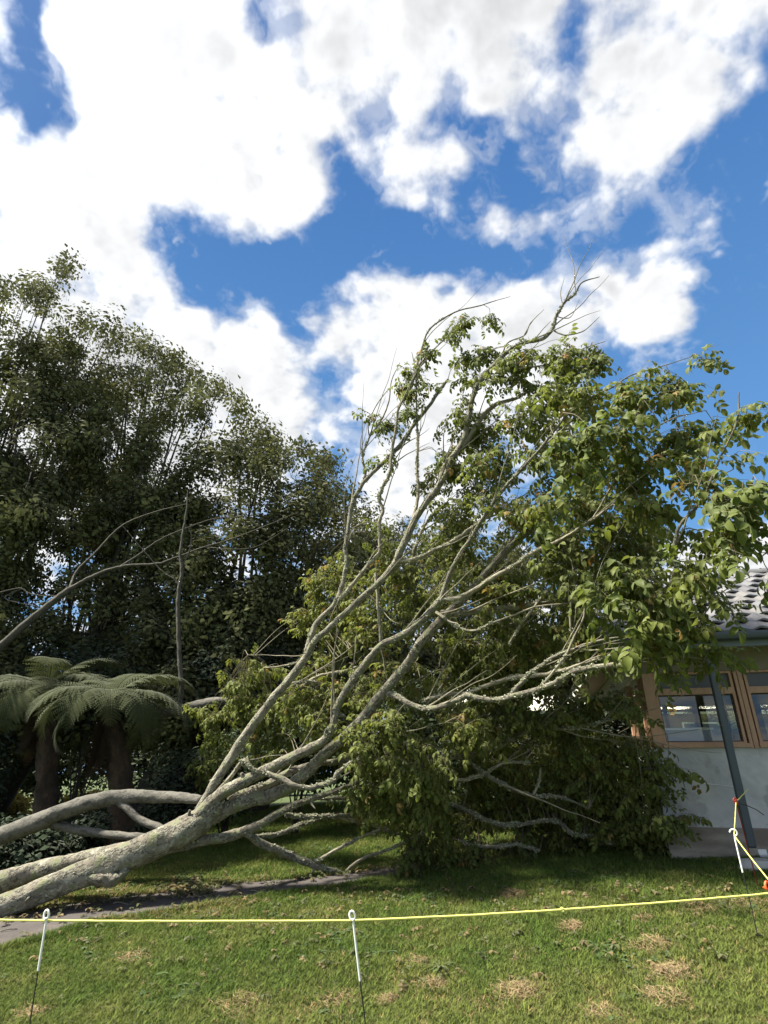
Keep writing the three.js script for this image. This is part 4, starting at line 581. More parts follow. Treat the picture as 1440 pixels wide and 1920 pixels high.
  for (const q of skeleton) { if (q.r < 0.014) continue; const k = q.r > 0.12 ? 16 : 8; for (let j = 0; j < k; j++) { const d = randDir(R); if (d.y < -0.3 && R() < 0.6) continue; if (noise(q.p.x * 5, q.p.y * 5, q.p.z * 5) + 0.25 < R() * 0.6) continue; const b = 0.7 + 0.5 * R(); crust.push({ m: orient(q.p.clone().addScaledVector(d, q.r * 0.97), d, randDir(R), 0.006 + 0.013 * R()), c: col(0.34 * b, 0.35 * b, 0.25 * b) }); } }
  instanced('lichen', flake, M.lichen, crust, fallen);
}

// ---------------------------------------------------------------- a second fallen limb, in the shade behind
{
  const g2 = base('fallen_limb'); tag(g2, 'grey forked limb lying level in the shade behind the trunk', 'limb');
  limb('stem', [[-200, 1640, 22, 8.9], [-60, 1592, 20, 8.9], [0, 1568, 18, 8.9], [60, 1546, 17, 8.9], [120, 1520, 15, 8.9], [180, 1502, 14, 8.9], [235, 1493, 13, 8.9], [300, 1495, 11, 8.8], [345, 1496, 10, 8.6], [378, 1500, 8, 8.4]], M.greyBark, g2, false);
  limb('branch', [[222, 1498, 10, 8.9], [240, 1518, 9, 8.85], [268, 1540, 8.6, 8.8], [300, 1553, 8, 8.7], [330, 1566, 7, 8.5]], M.greyBark, g2, false);
  limb('branch', [[82, 1538, 11, 9.0], [120, 1550, 10, 9.0], [180, 1562, 9, 8.9], [260, 1569, 8, 8.7], [330, 1575, 7, 8.5]], M.greyBark, g2, false);
  const lg = mesh('log', (() => { const b = new MB(); tube(b, spline([[290, 1342, 8, 10.2], [330, 1334, 9, 10.2], [370, 1322, 9, 10.1], [420, 1314, 7, 10], [470, 1322, 4, 9.9]].map(([x, y, r, d]) => ({ p: at(x, y, d), r: r * perPixel(x, y, d) })), 0.05), 10, 0.2, 4); return b.geo(true); })(), M.greyBark); tag(lg, 'mossy grey log at the foot of the thin bare sapling', 'log');
}

// ---------------------------------------------------------------- trees behind, left and centre
const spraysSmall = [spray(11, 22, 0.46, 0.108, 0.3), spray(12, 18, 0.40, 0.10, 0.34), spray(13, 24, 0.5, 0.105, 0.28)];
const spraysBig = [spray(31, 14, 0.34, 0.10, 0.24), spray(32, 12, 0.3, 0.09, 0.28)];
const SIL = [[-420, 470], [-260, 500], [-120, 490], [0, 520], [60, 548], [90, 500], [116, 480], [134, 566], [200, 606], [262, 640], [330, 664], [390, 695], [432, 756], [500, 778], [535, 842], [590, 866], [640, 910], [690, 955], [760, 990], [900, 985], [1130, 990], [1250, 1030]];
const skyline = (x) => { for (let i = 0; i + 1 < SIL.length; i++) if (x <= SIL[i + 1][0]) return lerp(SIL[i][1], SIL[i + 1][1], (x - SIL[i][0]) / (SIL[i + 1][0] - SIL[i][0])) + 46 * Math.max(-0.2, noise(x * 0.031, 0.5, 2)) + 26 * noise(x * 0.09, 4.5, 2); return 1040; };
{
  const R = rng(515), gauss = () => (R() + R() + R()) / 1.5 - 1;
  const spec = [[-330, 13.2, 'tall dark tree at the far left edge of the grove'], [-20, 14.2, 'tallest dark leafy tree rising above the tree ferns'], [250, 13.6, 'dark leafy tree right of the tallest one, behind the thin bare sapling'], [470, 14.6, 'lower dark tree where the grove slopes down to the fallen crown'], [800, 16.5, 'dark tree mostly hidden behind the fallen crown'], [1120, 16.5, 'dark tree beside the house hidden behind the fallen crown']];
  const trees = spec.map(([x, d, label]) => { const p = at(x, 1480, d); p.y = ground(p.x, p.z); const g = base('grove_tree'); tag(g, label, 'tree', 'trees of the grove behind the fallen tree'); return { x, d, p, g, puffs: [], list: [[], [], []] }; });
  for (let px = -400; px < 1240; px += 40) for (let layer = 0; layer < 2; layer++) {
    const top = skyline(px);
    for (let py = top + 16; py < 1400; py += 40) {
      const x = px + 26 * gauss(), up = py - top; let y = py + 24 * gauss(); if (y < skyline(x) + 8) y = skyline(x) + 8 + 14 * R();
      if (px > 660 && (R() < 0.35 || y > 1330)) continue;
      const open = noise(px * 0.014, py * 0.014, 3 + layer * 0.7);
      if (up > 50 && open > (up < 300 ? 0.06 : 0.17) && px < 640) continue;
      if (x < 250 && y > 1040 && y < 1240 && R() < 0.5) continue;
      const t = trees.reduce((b, c) => Math.abs(c.x - (x - 0.5 * (1480 - y))) < Math.abs(b.x - (x - 0.5 * (1480 - y))) ? c : b), d = t.d + (layer ? 1.3 : -0.9) + 0.9 * gauss();
      const small = up < 60 ? 0.55 : 1, rad = (24 + 15 * R()) * perPixel(x, y, d) * (up < 60 ? 0.8 : 1.15), p = at(x, y, d);
      t.puffs.push({ p, rad, up, x, y });
      const tone = 0.75 + 0.5 * R(), n = Math.round((up < 60 ? 15 : up < 220 ? 27 : y > 1150 ? 56 : 44) * (0.6 + 0.7 * R()) * (layer ? 1 : 0.85) * (px < 0 ? 0.7 : 1));
      for (let k = 0; k < n; k++) {
        const o = p.clone().add(V3(gauss(), 0.85 * gauss(), gauss()).multiplyScalar(rad * 1.05)), b = tone * (0.7 + 0.55 * R()), y2 = V3(0.5, 0.7, 0).addScaledVector(randDir(R), 0.9);
        t.list[Math.floor(R() * 3)].push({ m: orient(o, y2, randDir(R), 0.75 + 0.6 * R()), c: col(0.108 * b, 0.114 * b, 0.043 * b) });
      }
    }
  }
  for (const t of trees) {
    const lean = V3(1.9, 3.6, 0), tp = [{ p: t.p.clone().add(V3(0, -0.2, 0)), r: 0.3 }, { p: t.p.clone().addScaledVector(lean, 0.35), r: 0.22 }, { p: t.p.clone().addScaledVector(lean, 0.75).add(V3(0.2, 0, 0)), r: 0.17 }, { p: t.p.clone().addScaledVector(lean, 1.25), r: 0.11 }], sp = spline(tp, 0.12), mb = new MB();
    tube(mb, sp, 12, 0.15, t.x); mesh('trunk', mb.geo(true), M.darkBark, t.g);
    t.puffs.forEach((q, i) => {
      if (i % 3 && q.up > 40) return;
      const a = sp[Math.min(sp.length - 1, Math.floor(sp.length * Math.min(0.98, 0.18 + 0.8 * R())))], mid = a.p.clone().lerp(q.p, 0.5).add(V3(0.5 * gauss() + 0.3, -0.1 * a.p.distanceTo(q.p) + 0.4 * gauss(), 0.5 * gauss())), r0 = Math.min(0.075, 0.016 + 0.012 * a.p.distanceTo(q.p) * R());
      const lm = new MB(); tube(lm, spline([{ p: a.p, r: r0 }, { p: mid, r: r0 * 0.6 }, { p: q.p.clone().lerp(mid, 0.25), r: r0 * 0.3 }, { p: q.p.clone().add(V3(0.1, q.up < 40 ? 0.35 : 0.1, 0)), r: 0.006 }], 0.22), 5, 0.12, i);
      mesh('branch', lm.geo(true), M.darkBark, t.g);
    });
    t.list.forEach((l, i) => instanced('crown', spraysSmall[i], M.farLeaf, l, t.g));
  }
  console.log('puffs', trees.map((t) => t.puffs.length).join(), 'sprays', trees.reduce((s, t) => s + t.list.reduce((a, l) => a + l.length, 0), 0));
}
{
  const g = base('leaning_tree'); tag(g, 'leaning bare grey tree whose long branches cross in front of the dark grove', 'tree');
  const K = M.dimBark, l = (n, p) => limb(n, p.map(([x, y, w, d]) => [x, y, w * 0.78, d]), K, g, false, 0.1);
  l('trunk', [[-120, 1330, 12, 11], [-40, 1250, 11, 11], [0, 1213, 10, 11], [60, 1160, 9, 11], [100, 1128, 8, 11], [130, 1105, 7.5, 11]]);
  l('branch', [[130, 1105, 7, 11], [165, 1085, 6, 11], [205, 1068, 5, 11], [240, 1061, 4.6, 11], [300, 1056, 3.6, 11], [330, 1045, 3, 11], [385, 1025, 2.6, 11], [430, 1012, 2, 11], [500, 985, 1.6, 10.9], [560, 960, 1, 10.9]]);
  l('branch', [[225, 1063, 4, 11], [260, 1040, 3, 11.1], [300, 1012, 2.6, 11.1], [350, 990, 2.2, 11.1], [405, 972, 1.8, 11.1], [450, 968, 1.2, 11.1], [490, 940, 0.8, 11.1]]);
  l('branch', [[130, 1105, 5, 11], [145, 1070, 4, 11.2], [175, 1040, 3.4, 11.2], [230, 985, 2.6, 11.2], [290, 960, 2, 11.2], [350, 945, 1.4, 11.2]]);
  l('branch', [[385, 1026, 2, 11], [440, 1030, 1.6, 10.9], [480, 1025, 1.4, 10.9], [540, 990, 1, 10.8]]);
  l('branch', [[40, 1103, 2, 11], [60, 1114, 2, 11], [110, 1117, 1.6, 11], [180, 1112, 1, 11]]); l('branch', [[-20, 1115, 2.4, 11], [40, 1103, 2, 11], [10, 1120, 1.6, 11], [80, 1140, 1.2, 11]]);
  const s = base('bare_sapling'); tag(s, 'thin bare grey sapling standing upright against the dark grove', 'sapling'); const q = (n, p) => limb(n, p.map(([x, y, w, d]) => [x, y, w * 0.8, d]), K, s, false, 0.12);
  q('trunk', [[334, 1335, 6.5, 10.4], [340, 1300, 6, 10.4], [337, 1240, 5.4, 10.4], [334, 1170, 5, 10.4], [335, 1110, 4.8, 10.4], [341, 1070, 4.2, 10.4], [338, 1040, 3.6, 10.4], [343, 1000, 3, 10.4], [350, 955, 2, 10.4], [352, 920, 1.2, 10.4]]);
  q('branch', [[336, 1098, 2.4, 10.4], [325, 1085, 2, 10.4], [305, 1072, 1.6, 10.4], [280, 1045, 1.2, 10.4], [225, 980, 0.7, 10.4]]); q('branch', [[342, 1060, 2.4, 10.4], [356, 1030, 2, 10.4], [358, 1000, 1.4, 10.4], [350, 985, 0.8, 10.4]]);
}

// ---------------------------------------------------------------- tree ferns
function frondGeo(seed, len, arch, twist) {                      // grows along +z, arching over; pinnae carry pinnules
  const R = rng(seed), mb = new MB(), N = 30, rail = []; let p = V3(0, 0, 0), a = 0.62;
  for (let i = 0; i <= N; i++) { rail.push({ p: p.clone(), a, r: lerp(0.012, 0.002, i / N) }); a -= arch / N * (0.6 + 0.8 * i / N); p = p.clone().add(V3(twist * 0.02 * i / N, Math.sin(a), Math.cos(a)).multiplyScalar(len / N)); }
  tube(mb, rail, 5);
  for (let i = 3; i < N; i++) for (const s of [-1, 1]) {
    const t = i / N, L = len * 0.30 * Math.pow(Math.sin(Math.PI * Math.pow(0.06 + 0.94 * t, 0.75)), 0.8) * (0.85 + 0.3 * R()) + 0.02, f = V3(0, Math.sin(rail[i].a), Math.cos(rail[i].a)), up = V3(0, Math.cos(rail[i].a), -Math.sin(rail[i].a));
    let o = rail[i].p.clone(), d = V3(s * 0.92, 0, 0).addScaledVector(f, 0.42).addScaledVector(up, 0.1).normalize(); const K = 11, dr = 0.5 + 0.5 * R();
    for (let k = 0; k < K; k++) {
      const q = k / K, w = L * 0.15 * (1 - q * q * 0.92), o2 = o.clone().addScaledVector(d, L / K), across = d.clone().cross(up).normalize();
      for (const e of [-1, 1]) { const b = o.clone().addScaledVector(d, L / K * 0.1), c = o.clone().addScaledVector(d, L / K * 0.85), tip = o.clone().addScaledVector(d, L / K * 0.8).addScaledVector(across, e * w).addScaledVector(up, -w * 0.25); const i0 = mb.vert(b, up, 0, 0), i1 = mb.vert(c, up, 0, 0), i2 = mb.vert(tip, up, 0, 0); mb.tri(i0, i1, i2); }
      o = o2; d = d.addScaledVector(V3(0, -1, 0), dr / K).normalize();
    }
  }
  const g = mb.geo(); g.computeVertexNormals(); return g;
}
const hanging = frondGeo(9, 1.3, 0.7, 0.4), fronds = [frondGeo(1, 1.85, 2.2, 3), frondGeo(2, 1.6, 2.7, -4), frondGeo(3, 2.0, 1.8, 2), frondGeo(4, 1.7, 3.0, -2)];
function treeFern(label, px, py, d, baseP, scale, turns, seed) {
  const top = at(px, py, d), R = rng(seed), f = base('tree_fern', baseP); tag(f, label, 'tree fern');
  const tp = top.clone().sub(baseP), mb = new MB(); tube(mb, spline([{ p: V3(0, -0.15, 0), r: 0.26 * scale }, { p: tp.clone().multiplyScalar(0.45).add(V3(0.06, 0, 0)), r: 0.19 * scale }, { p: tp, r: 0.15 * scale }], 0.05), 16, 0.3, seed); mesh('trunk', mb.geo(true), M.fernTrunk, f);
  turns.forEach(([deg, pitch, k, s], i) => { const m = mesh('frond', fronds[k % 4], M.frond, f); m.position.copy(tp); m.rotation.order = 'YXZ'; m.rotation.set(-pitch + 0.25 * (R() - 0.5), THREE.MathUtils.degToRad(deg + 14 * (R() - 0.5)), 0.5 * (R() - 0.5)); m.scale.setScalar(s * scale * (0.88 + 0.24 * R())); });
  for (let k = 0; k < 16; k++) { const m = mesh('dead_frond', hanging, M.oldFrond, f); m.position.copy(tp).add(V3(0, -0.05 - 0.1 * R(), 0)); m.rotation.order = 'YXZ'; m.rotation.set(1.75 + 0.4 * R(), R() * 6.28, 0); m.scale.set(0.5, 0.8, 0.9).multiplyScalar(scale * (0.7 + 0.5 * R())); }
  return f;
}
{
  const b1 = hit(235, 1590), b2 = hit(70, 1600); b1.copy(at(240, 1560, 10.2)); b1.y = ground(b1.x, b1.z); b2.copy(at(85, 1560, 10.8)); b2.y = ground(b2.x, b2.z);
  treeFern('tree fern with drooping fronds nearest the bare sapling', 205, 1312, 9.8, b1, 0.9, [[95, 0.0, 0, 1.05], [75, -0.15, 1, 1.05], [55, -0.1, 3, 1], [115, 0.25, 2, 0.95], [25, -0.05, 1, 0.9], [-10, 0, 3, 0.9], [-45, -0.1, 0, 1], [-75, 0, 1, 1], [-105, 0.1, 0, 1], [-140, 0.3, 2, 0.9], [170, 0.35, 2, 0.9], [140, 0.3, 0, 0.9], [88, -0.5, 3, 0.9], [-60, -0.45, 3, 0.85]], 41);
  treeFern('tree fern at the left edge, its dark trunk beside the yellow gap', 88, 1292, 10.8, b2, 0.9, [[80, 0.1, 0, 1], [40, -0.1, 3, 1], [0, -0.2, 1, 0.95], [-35, -0.1, 0, 1], [-80, 0, 2, 1], [-120, 0.2, 0, 0.9], [150, 0.4, 2, 0.9], [110, 0.3, 1, 0.9], [20, 0.35, 2, 0.8], [-60, -0.4, 3, 0.9]], 42);
  const b3 = at(1375, 1480, 16.2); b3.y = ground(b3.x, b3.z);
  treeFern('tree fern growing beyond the house, seen through its windows', 1372, 1322, 16.2, b3, 1.2, [[60, 0.1, 0, 1], [20, 0, 1, 1], [-20, -0.1, 3, 1], [-60, 0, 0, 1], [-100, 0.1, 2, 1], [-150, 0.2, 1, 1], [160, 0.3, 0, 1], [110, 0.1, 2, 1], [85, -0.3, 3, 0.9]], 43);
}

// ---------------------------------------------------------------- shrubs
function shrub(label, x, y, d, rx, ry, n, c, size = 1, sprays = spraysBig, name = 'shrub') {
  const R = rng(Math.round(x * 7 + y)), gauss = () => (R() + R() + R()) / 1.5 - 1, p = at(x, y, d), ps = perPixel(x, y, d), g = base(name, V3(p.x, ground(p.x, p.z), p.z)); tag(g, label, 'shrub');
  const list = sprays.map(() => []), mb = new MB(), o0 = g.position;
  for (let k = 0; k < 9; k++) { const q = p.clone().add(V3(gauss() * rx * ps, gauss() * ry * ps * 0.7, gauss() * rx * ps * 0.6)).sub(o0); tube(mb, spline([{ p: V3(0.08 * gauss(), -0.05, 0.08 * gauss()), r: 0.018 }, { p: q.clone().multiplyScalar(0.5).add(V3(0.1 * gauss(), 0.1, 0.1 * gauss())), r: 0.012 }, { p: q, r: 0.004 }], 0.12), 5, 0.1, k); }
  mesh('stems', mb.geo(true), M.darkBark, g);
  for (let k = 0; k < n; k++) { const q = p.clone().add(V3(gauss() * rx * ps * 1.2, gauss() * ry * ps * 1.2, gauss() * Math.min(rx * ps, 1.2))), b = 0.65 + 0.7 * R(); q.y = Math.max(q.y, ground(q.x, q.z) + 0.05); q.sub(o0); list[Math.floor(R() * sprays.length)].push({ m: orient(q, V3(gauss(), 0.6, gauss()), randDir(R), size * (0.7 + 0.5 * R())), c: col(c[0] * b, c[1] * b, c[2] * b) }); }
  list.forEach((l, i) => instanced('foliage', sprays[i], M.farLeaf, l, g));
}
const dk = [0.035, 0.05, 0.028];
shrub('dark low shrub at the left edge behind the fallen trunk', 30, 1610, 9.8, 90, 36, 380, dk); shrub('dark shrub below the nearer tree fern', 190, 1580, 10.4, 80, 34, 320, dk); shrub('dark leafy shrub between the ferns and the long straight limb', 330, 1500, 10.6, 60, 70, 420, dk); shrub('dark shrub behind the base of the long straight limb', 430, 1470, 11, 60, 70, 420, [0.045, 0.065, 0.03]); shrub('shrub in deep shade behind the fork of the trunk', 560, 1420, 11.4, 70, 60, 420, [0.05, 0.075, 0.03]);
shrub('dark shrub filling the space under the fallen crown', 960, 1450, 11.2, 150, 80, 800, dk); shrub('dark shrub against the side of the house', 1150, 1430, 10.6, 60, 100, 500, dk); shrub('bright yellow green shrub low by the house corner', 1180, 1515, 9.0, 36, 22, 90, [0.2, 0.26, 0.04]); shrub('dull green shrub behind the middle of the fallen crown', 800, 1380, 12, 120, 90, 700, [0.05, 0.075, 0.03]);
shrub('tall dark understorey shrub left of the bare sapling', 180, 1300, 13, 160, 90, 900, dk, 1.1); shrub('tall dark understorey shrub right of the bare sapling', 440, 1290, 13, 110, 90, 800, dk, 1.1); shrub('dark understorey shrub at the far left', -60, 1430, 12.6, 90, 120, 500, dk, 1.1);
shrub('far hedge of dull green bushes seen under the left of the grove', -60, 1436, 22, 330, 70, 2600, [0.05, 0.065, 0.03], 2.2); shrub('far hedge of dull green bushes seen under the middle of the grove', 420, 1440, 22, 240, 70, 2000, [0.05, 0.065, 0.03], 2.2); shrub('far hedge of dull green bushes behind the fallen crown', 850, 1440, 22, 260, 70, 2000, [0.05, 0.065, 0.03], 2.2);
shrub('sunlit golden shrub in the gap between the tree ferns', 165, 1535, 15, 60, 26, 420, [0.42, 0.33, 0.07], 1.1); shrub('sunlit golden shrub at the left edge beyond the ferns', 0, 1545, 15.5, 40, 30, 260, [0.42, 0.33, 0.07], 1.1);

// ---------------------------------------------------------------- lawn
const hayAt = [[965, 1683, 28, 9], [1225, 1778, 46, 22], [1265, 1832, 52, 20], [1250, 1880, 56, 26], [972, 1868, 48, 22], [1075, 1745, 26, 14], [1310, 1708, 44, 12], [1400, 1700, 60, 16], [640, 1880, 40, 16], [455, 1890, 60, 22], [815, 1852, 30, 12], [250, 1800, 34, 12], [730, 1880, 20, 10], [788, 1808, 22, 8], [1130, 1905, 40, 14], [1210, 1728, 20, 8], [60, 1905, 30, 10]].map(([x, y, rx, ry]) => { const p = hit(x, Math.min(y, 1918)); return { p, r: rx * perPixel(x, y, -p.z), x, y }; });
{
  const R = rng(909);
  const tuft = (seed, n, h, spread) => { const Q = rng(seed), b = new MB(); for (let k = 0; k < n; k++) { const a = Q() * 6.28, o = V3((Q() - 0.5) * spread, 0, (Q() - 0.5) * spread), l = V3(Math.cos(a), 0, Math.sin(a)), s = V3(-l.z, 0, l.x), H = h * (0.6 + 0.7 * Q()), w = 0.0022 + 0.0016 * Q(), k1 = 0.25 * Q(), k2 = 0.35 + 0.6 * Q(); const q = [b.vert(o.clone().addScaledVector(s, -w), l, 0, 0), b.vert(o.clone().addScaledVector(s, w), l, 0, 0), b.vert(o.clone().addScaledVector(s, -w * 0.8).addScaledVector(l, H * k1).add(V3(0, H * 0.6, 0)), l, 0, 0), b.vert(o.clone().addScaledVector(s, w * 0.8).addScaledVector(l, H * k1).add(V3(0, H * 0.6, 0)), l, 0, 0), b.vert(o.clone().addScaledVector(l, H * k2).add(V3(0, H * 0.95, 0)), l, 0, 0)]; b.tri(q[0], q[1], q[2]); b.tri(q[1], q[3], q[2]); b.tri(q[2], q[3], q[4]); } return b.geo(true); };
  const tufts = [tuft(1, 16, 0.042, 0.11), tuft(2, 14, 0.055, 0.1), tuft(3, 18, 0.033, 0.12)], list = [[], [], []];
  const put = (x, z, boost = 1) => {
    if (onPath(x, z) || inHouse(x, z)) return;
    let dry = 0; for (const h of hayAt) { const d = Math.hypot(x - h.p.x, z - h.p.z) / (h.r * 1.15); if (d < 1) dry = Math.max(dry, 1 - d); }
    const n = fbm(x * 0.9, 5, z * 0.9, 3), n2 = noise(x * 3.1, 1, z * 3.1), pale = Math.min(1, Math.max(0, 0.3 + 1.1 * n + 0.5 * n2 + 0.35 * sstep(6.4, 5.2, -z))), b = 0.72 + 0.5 * R();
    const patch = sstep(0.12, 0.4, fbm(x * 1.7 + 4, 2, z * 1.7, 4) + 0.25 * sstep(7, 5.2, -z) * sstep(-3, 2, x) - 0.08); dry = Math.max(dry, patch * 0.6); if (R() < dry * 1.1 && R() < 0.5) return;
    const c = col(lerp(0.088, 0.175, pale) * b, lerp(0.140, 0.195, pale) * b, lerp(0.020, 0.045, pale) * b); const straw = R() < 0.05 + dry * 0.5 + 0.16 * sstep(0.55, 1, pale) + (x < -1.5 && -z > 7.6 && -z < 9.4 && !onPath(x, z) ? 0.45 * sstep(9.4, 8.6, -z) : 0); if (straw) c.setRGB(0.30 * b, 0.225 * b, 0.10 * b);
    const s = (0.75 + 0.5 * R()) * boost * (straw ? 0.8 : 1), m = new THREE.Matrix4().makeRotationY(R() * 6.28).scale(V3(1.1, s, 1.1)).setPosition(x, ground(x, z) - 0.004, z);
    list[Math.floor(R() * 3)].push({ m, c });
  };
  for (let k = 0; k < 150000; k++) { const d = 4.5 + 11 * Math.pow(R(), 1.5), w = 0.78 * d, x = (R() * 2 - 1) * w; put(x, -d); }
  for (const cv of [nearCurve, farCurve]) for (let k = 0; k < 5000; k++) { const p = cv.getPoint(R()); put(p.x + (R() - 0.5) * 0.14, p.z + (R() - 0.5) * 0.14, 1.25); }
  const lawn = new THREE.Group(); lawn.name = 'grass'; lawn.userData = { kind: 'stuff', label: 'mown green lawn grass on both sides of the path', category: 'grass' }; scene.add(lawn);
  list.forEach((l, i) => instanced('blades', tufts[i], M.grass, l, lawn));
  console.log('tufts', list.map((l) => l.length).join());
}
// clumps of dried clippings on the lawn
{
  const R = rng(313), where = ['under the middle of the rope, small and far', 'large and round, right of centre below the rope', 'pale, just below the largest round clump', 'long and pale, at the bottom right of the lawn', 'wide, at the bottom centre right of the weed', 'small, just below the rope right of centre', 'flat, below the rope beside the far post', 'wide and flat, at the right edge behind the far post', 'flat, at the bottom beside the leaning post', 'wide, at the bottom between the two near posts', 'small, just in front of the green weed', 'flat, on the left lawn below the path', 'small, right of the leaning post at the bottom', 'small and thin, left of the green weed', 'thin, at the bottom edge right of the wide clump', 'thin, right above the large round clump', 'thin, at the bottom left beside the left post'];
  hayAt.forEach((h, i) => {
    const g = base('hay_clump', h.p), mounded = i < 6; tag(g, 'clump of dry straw clippings ' + where[i], 'straw clump', 'dry straw clumps on the lawn');
    for (const [mat, n] of [[M.straw, 460], [M.strawDark, 260]]) {
      const mb = new MB();
      for (let k = 0; k < n * (mounded ? 1 : 0.6); k++) { const a = R() * 6.28, q = Math.sqrt(R()) * h.r * (0.95 + 1.0 * noise(Math.cos(a) * 1.3 + i * 3, Math.sin(a) * 1.3, i) + 0.5 * R() * R()), o = V3(Math.cos(a) * q, 0, Math.sin(a) * q * 0.85); o.y = ground(h.p.x + o.x, h.p.z + o.z) - h.p.y + 0.012 + (mounded ? 0.055 : 0.02) * (1 - Math.pow(q / h.r, 2)) * R() + 0.012 * R(); const b = R() * 6.28, L = 0.03 + 0.07 * R(), d = V3(Math.cos(b), 0.7 * (R() - 0.45), Math.sin(b)).multiplyScalar(L), s = V3(-d.z, 0.3 * L, d.x).normalize().multiplyScalar(0.0011 + 0.0009 * R()); const m = o.clone().addScaledVector(d, 0.5).add(V3(0, 0.01 * R(), 0)), e = o.clone().add(d); const v = [o.clone().sub(s), o.clone().add(s), m.clone().sub(s), m.clone().add(s), e].map((p) => mb.vert(p, V3(0, 1, 0), 0, 0)); mb.tri(v[0], v[1], v[2]); mb.tri(v[1], v[3], v[2]); mb.tri(v[2], v[3], v[4]); }
      mesh('straw', mb.geo(true), mat, g).userData.kind = 'stuff';
    }
  });
  const wp = hit(826, 1820), w = base('weed', wp), wm = M.leafTones[3]; tag(w, 'leafy green weed rosette growing in the lawn', 'weed');
  for (let k = 0; k < 16; k++) { const mb = new MB(), a = k * 2.4, Q = rng(k + 5); leaflet(mb, V3(0, 0.02, 0), V3(Math.cos(a), 0.5 + 0.7 * Q(), Math.sin(a)).normalize(), V3(-Math.cos(a) * 0.5, 1, -Math.sin(a) * 0.5).normalize(), 0.10 + 0.08 * Q(), 0.014, 1.1, Q); mesh('leaf', mb.geo(true), wm, w); }
  // torn leaves and twigs on the path and lawn
  const litter = [[], [], []]; for (let k = 0; k < 760; k++) { let p; const u = R(); if (u < 0.25) { p = hit(350 + 50 * (R() + R() - 1), 1672 + 18 * (R() + R() - 1)); } else if (u < 0.5) { const t = 0.2 + 0.7 * R(); p = nearCurve.getPoint(t).lerp(farCurve.getPoint(t), 0.6 + 0.45 * R()); } else p = hit(60 + 1320 * R(), 1670 + 230 * R() * R()); p.y = ground(p.x, p.z) + 0.03; const b = 0.7 + 0.6 * R(), c = R() < 0.45 ? col(0.26 * b, 0.19 * b, 0.09 * b) : col(0.13 * b, 0.14 * b, 0.05 * b); litter[Math.floor(R() * 3)].push({ m: orient(p, V3(R() - 0.5, 0.12, R() - 0.5), V3(0, 1, 0), 0.35 + 0.35 * R()), c }); }
  const lt = new THREE.Group(); lt.name = 'leaf_litter'; lt.userData = { kind: 'stuff', label: 'torn leaves scattered on the path and grass below the tree', category: 'leaf litter' }; scene.add(lt);
  litter.forEach((l, i) => instanced('leaves', leafShapes[i], M.leaf, l, lt));
  const rosette = (() => { const b = new MB(), Q = rng(12); for (let k = 0; k < 7; k++) { const a = k * 0.93 + Q(); leaflet(b, V3(0, 0.02, 0), V3(Math.cos(a), 0.35 + 0.5 * Q(), Math.sin(a)).normalize(), V3(-0.3 * Math.cos(a), 1, -0.3 * Math.sin(a)).normalize(), 0.03 + 0.03 * Q(), 0.009 + 0.005 * Q(), 0.9, Q); } return b.geo(true); })(), clover = [];
  for (let k = 0; k < 5200; k++) { const d = 5 + 6 * R(), x = (R() * 2 - 1) * 0.75 * d, z = -d; if (noise(x * 1.3 + 20, 4, z * 1.3) < 0.12 + 0.3 * R() || onPath(x, z) || inHouse(x, z)) continue; const b = 0.7 + 0.5 * R(); clover.push({ m: orient(V3(x, ground(x, z), z), V3(0, 1, 0), randDir(R), 0.7 + 0.7 * R()), c: col(0.10 * b, 0.17 * b, 0.05 * b) }); }
  tag(instanced('ground_weeds', rosette, M.leaf, clover), 'low broad leaved weeds spread through the lawn grass', 'weeds');
  const stick = (label, pts, r) => { const s = spline(pts.map(([x, y]) => { const p = hit(x, y); p.y += 0.022; return { p, r }; }), 0.04), mb = new MB(); s.forEach((q, i) => { q.r *= 1 - 0.6 * i / s.length; q.p.y += 0.008 * Math.sin(i); }); tube(mb, s, 6, 0.15, pts[0][0]); tag(mesh('stick', mb.geo(true), M.limb), label, 'stick', 'broken sticks on the path'); };
  stick('pale crooked stick beside the heap of torn leaves on the path', [[345, 1668], [362, 1686], [378, 1684], [392, 1690]], 0.011); stick('short straight stick on the path left of the leaf heap', [[212, 1698], [228, 1697], [246, 1699]], 0.008); stick('thin long stick lying along the path below the branch tip', [[470, 1674], [520, 1680], [585, 1660]], 0.006); stick('thin stick at the left edge of the path', [[0, 1751], [16, 1749], [32, 1745]], 0.007); stick('dark thin stick on the path right of the left post', [[201, 1724], [209, 1710]], 0.006); stick('bent pale stick on the grass right of the centre post', [[612, 1685], [625, 1688], [650, 1692], [668, 1686]], 0.006);
}

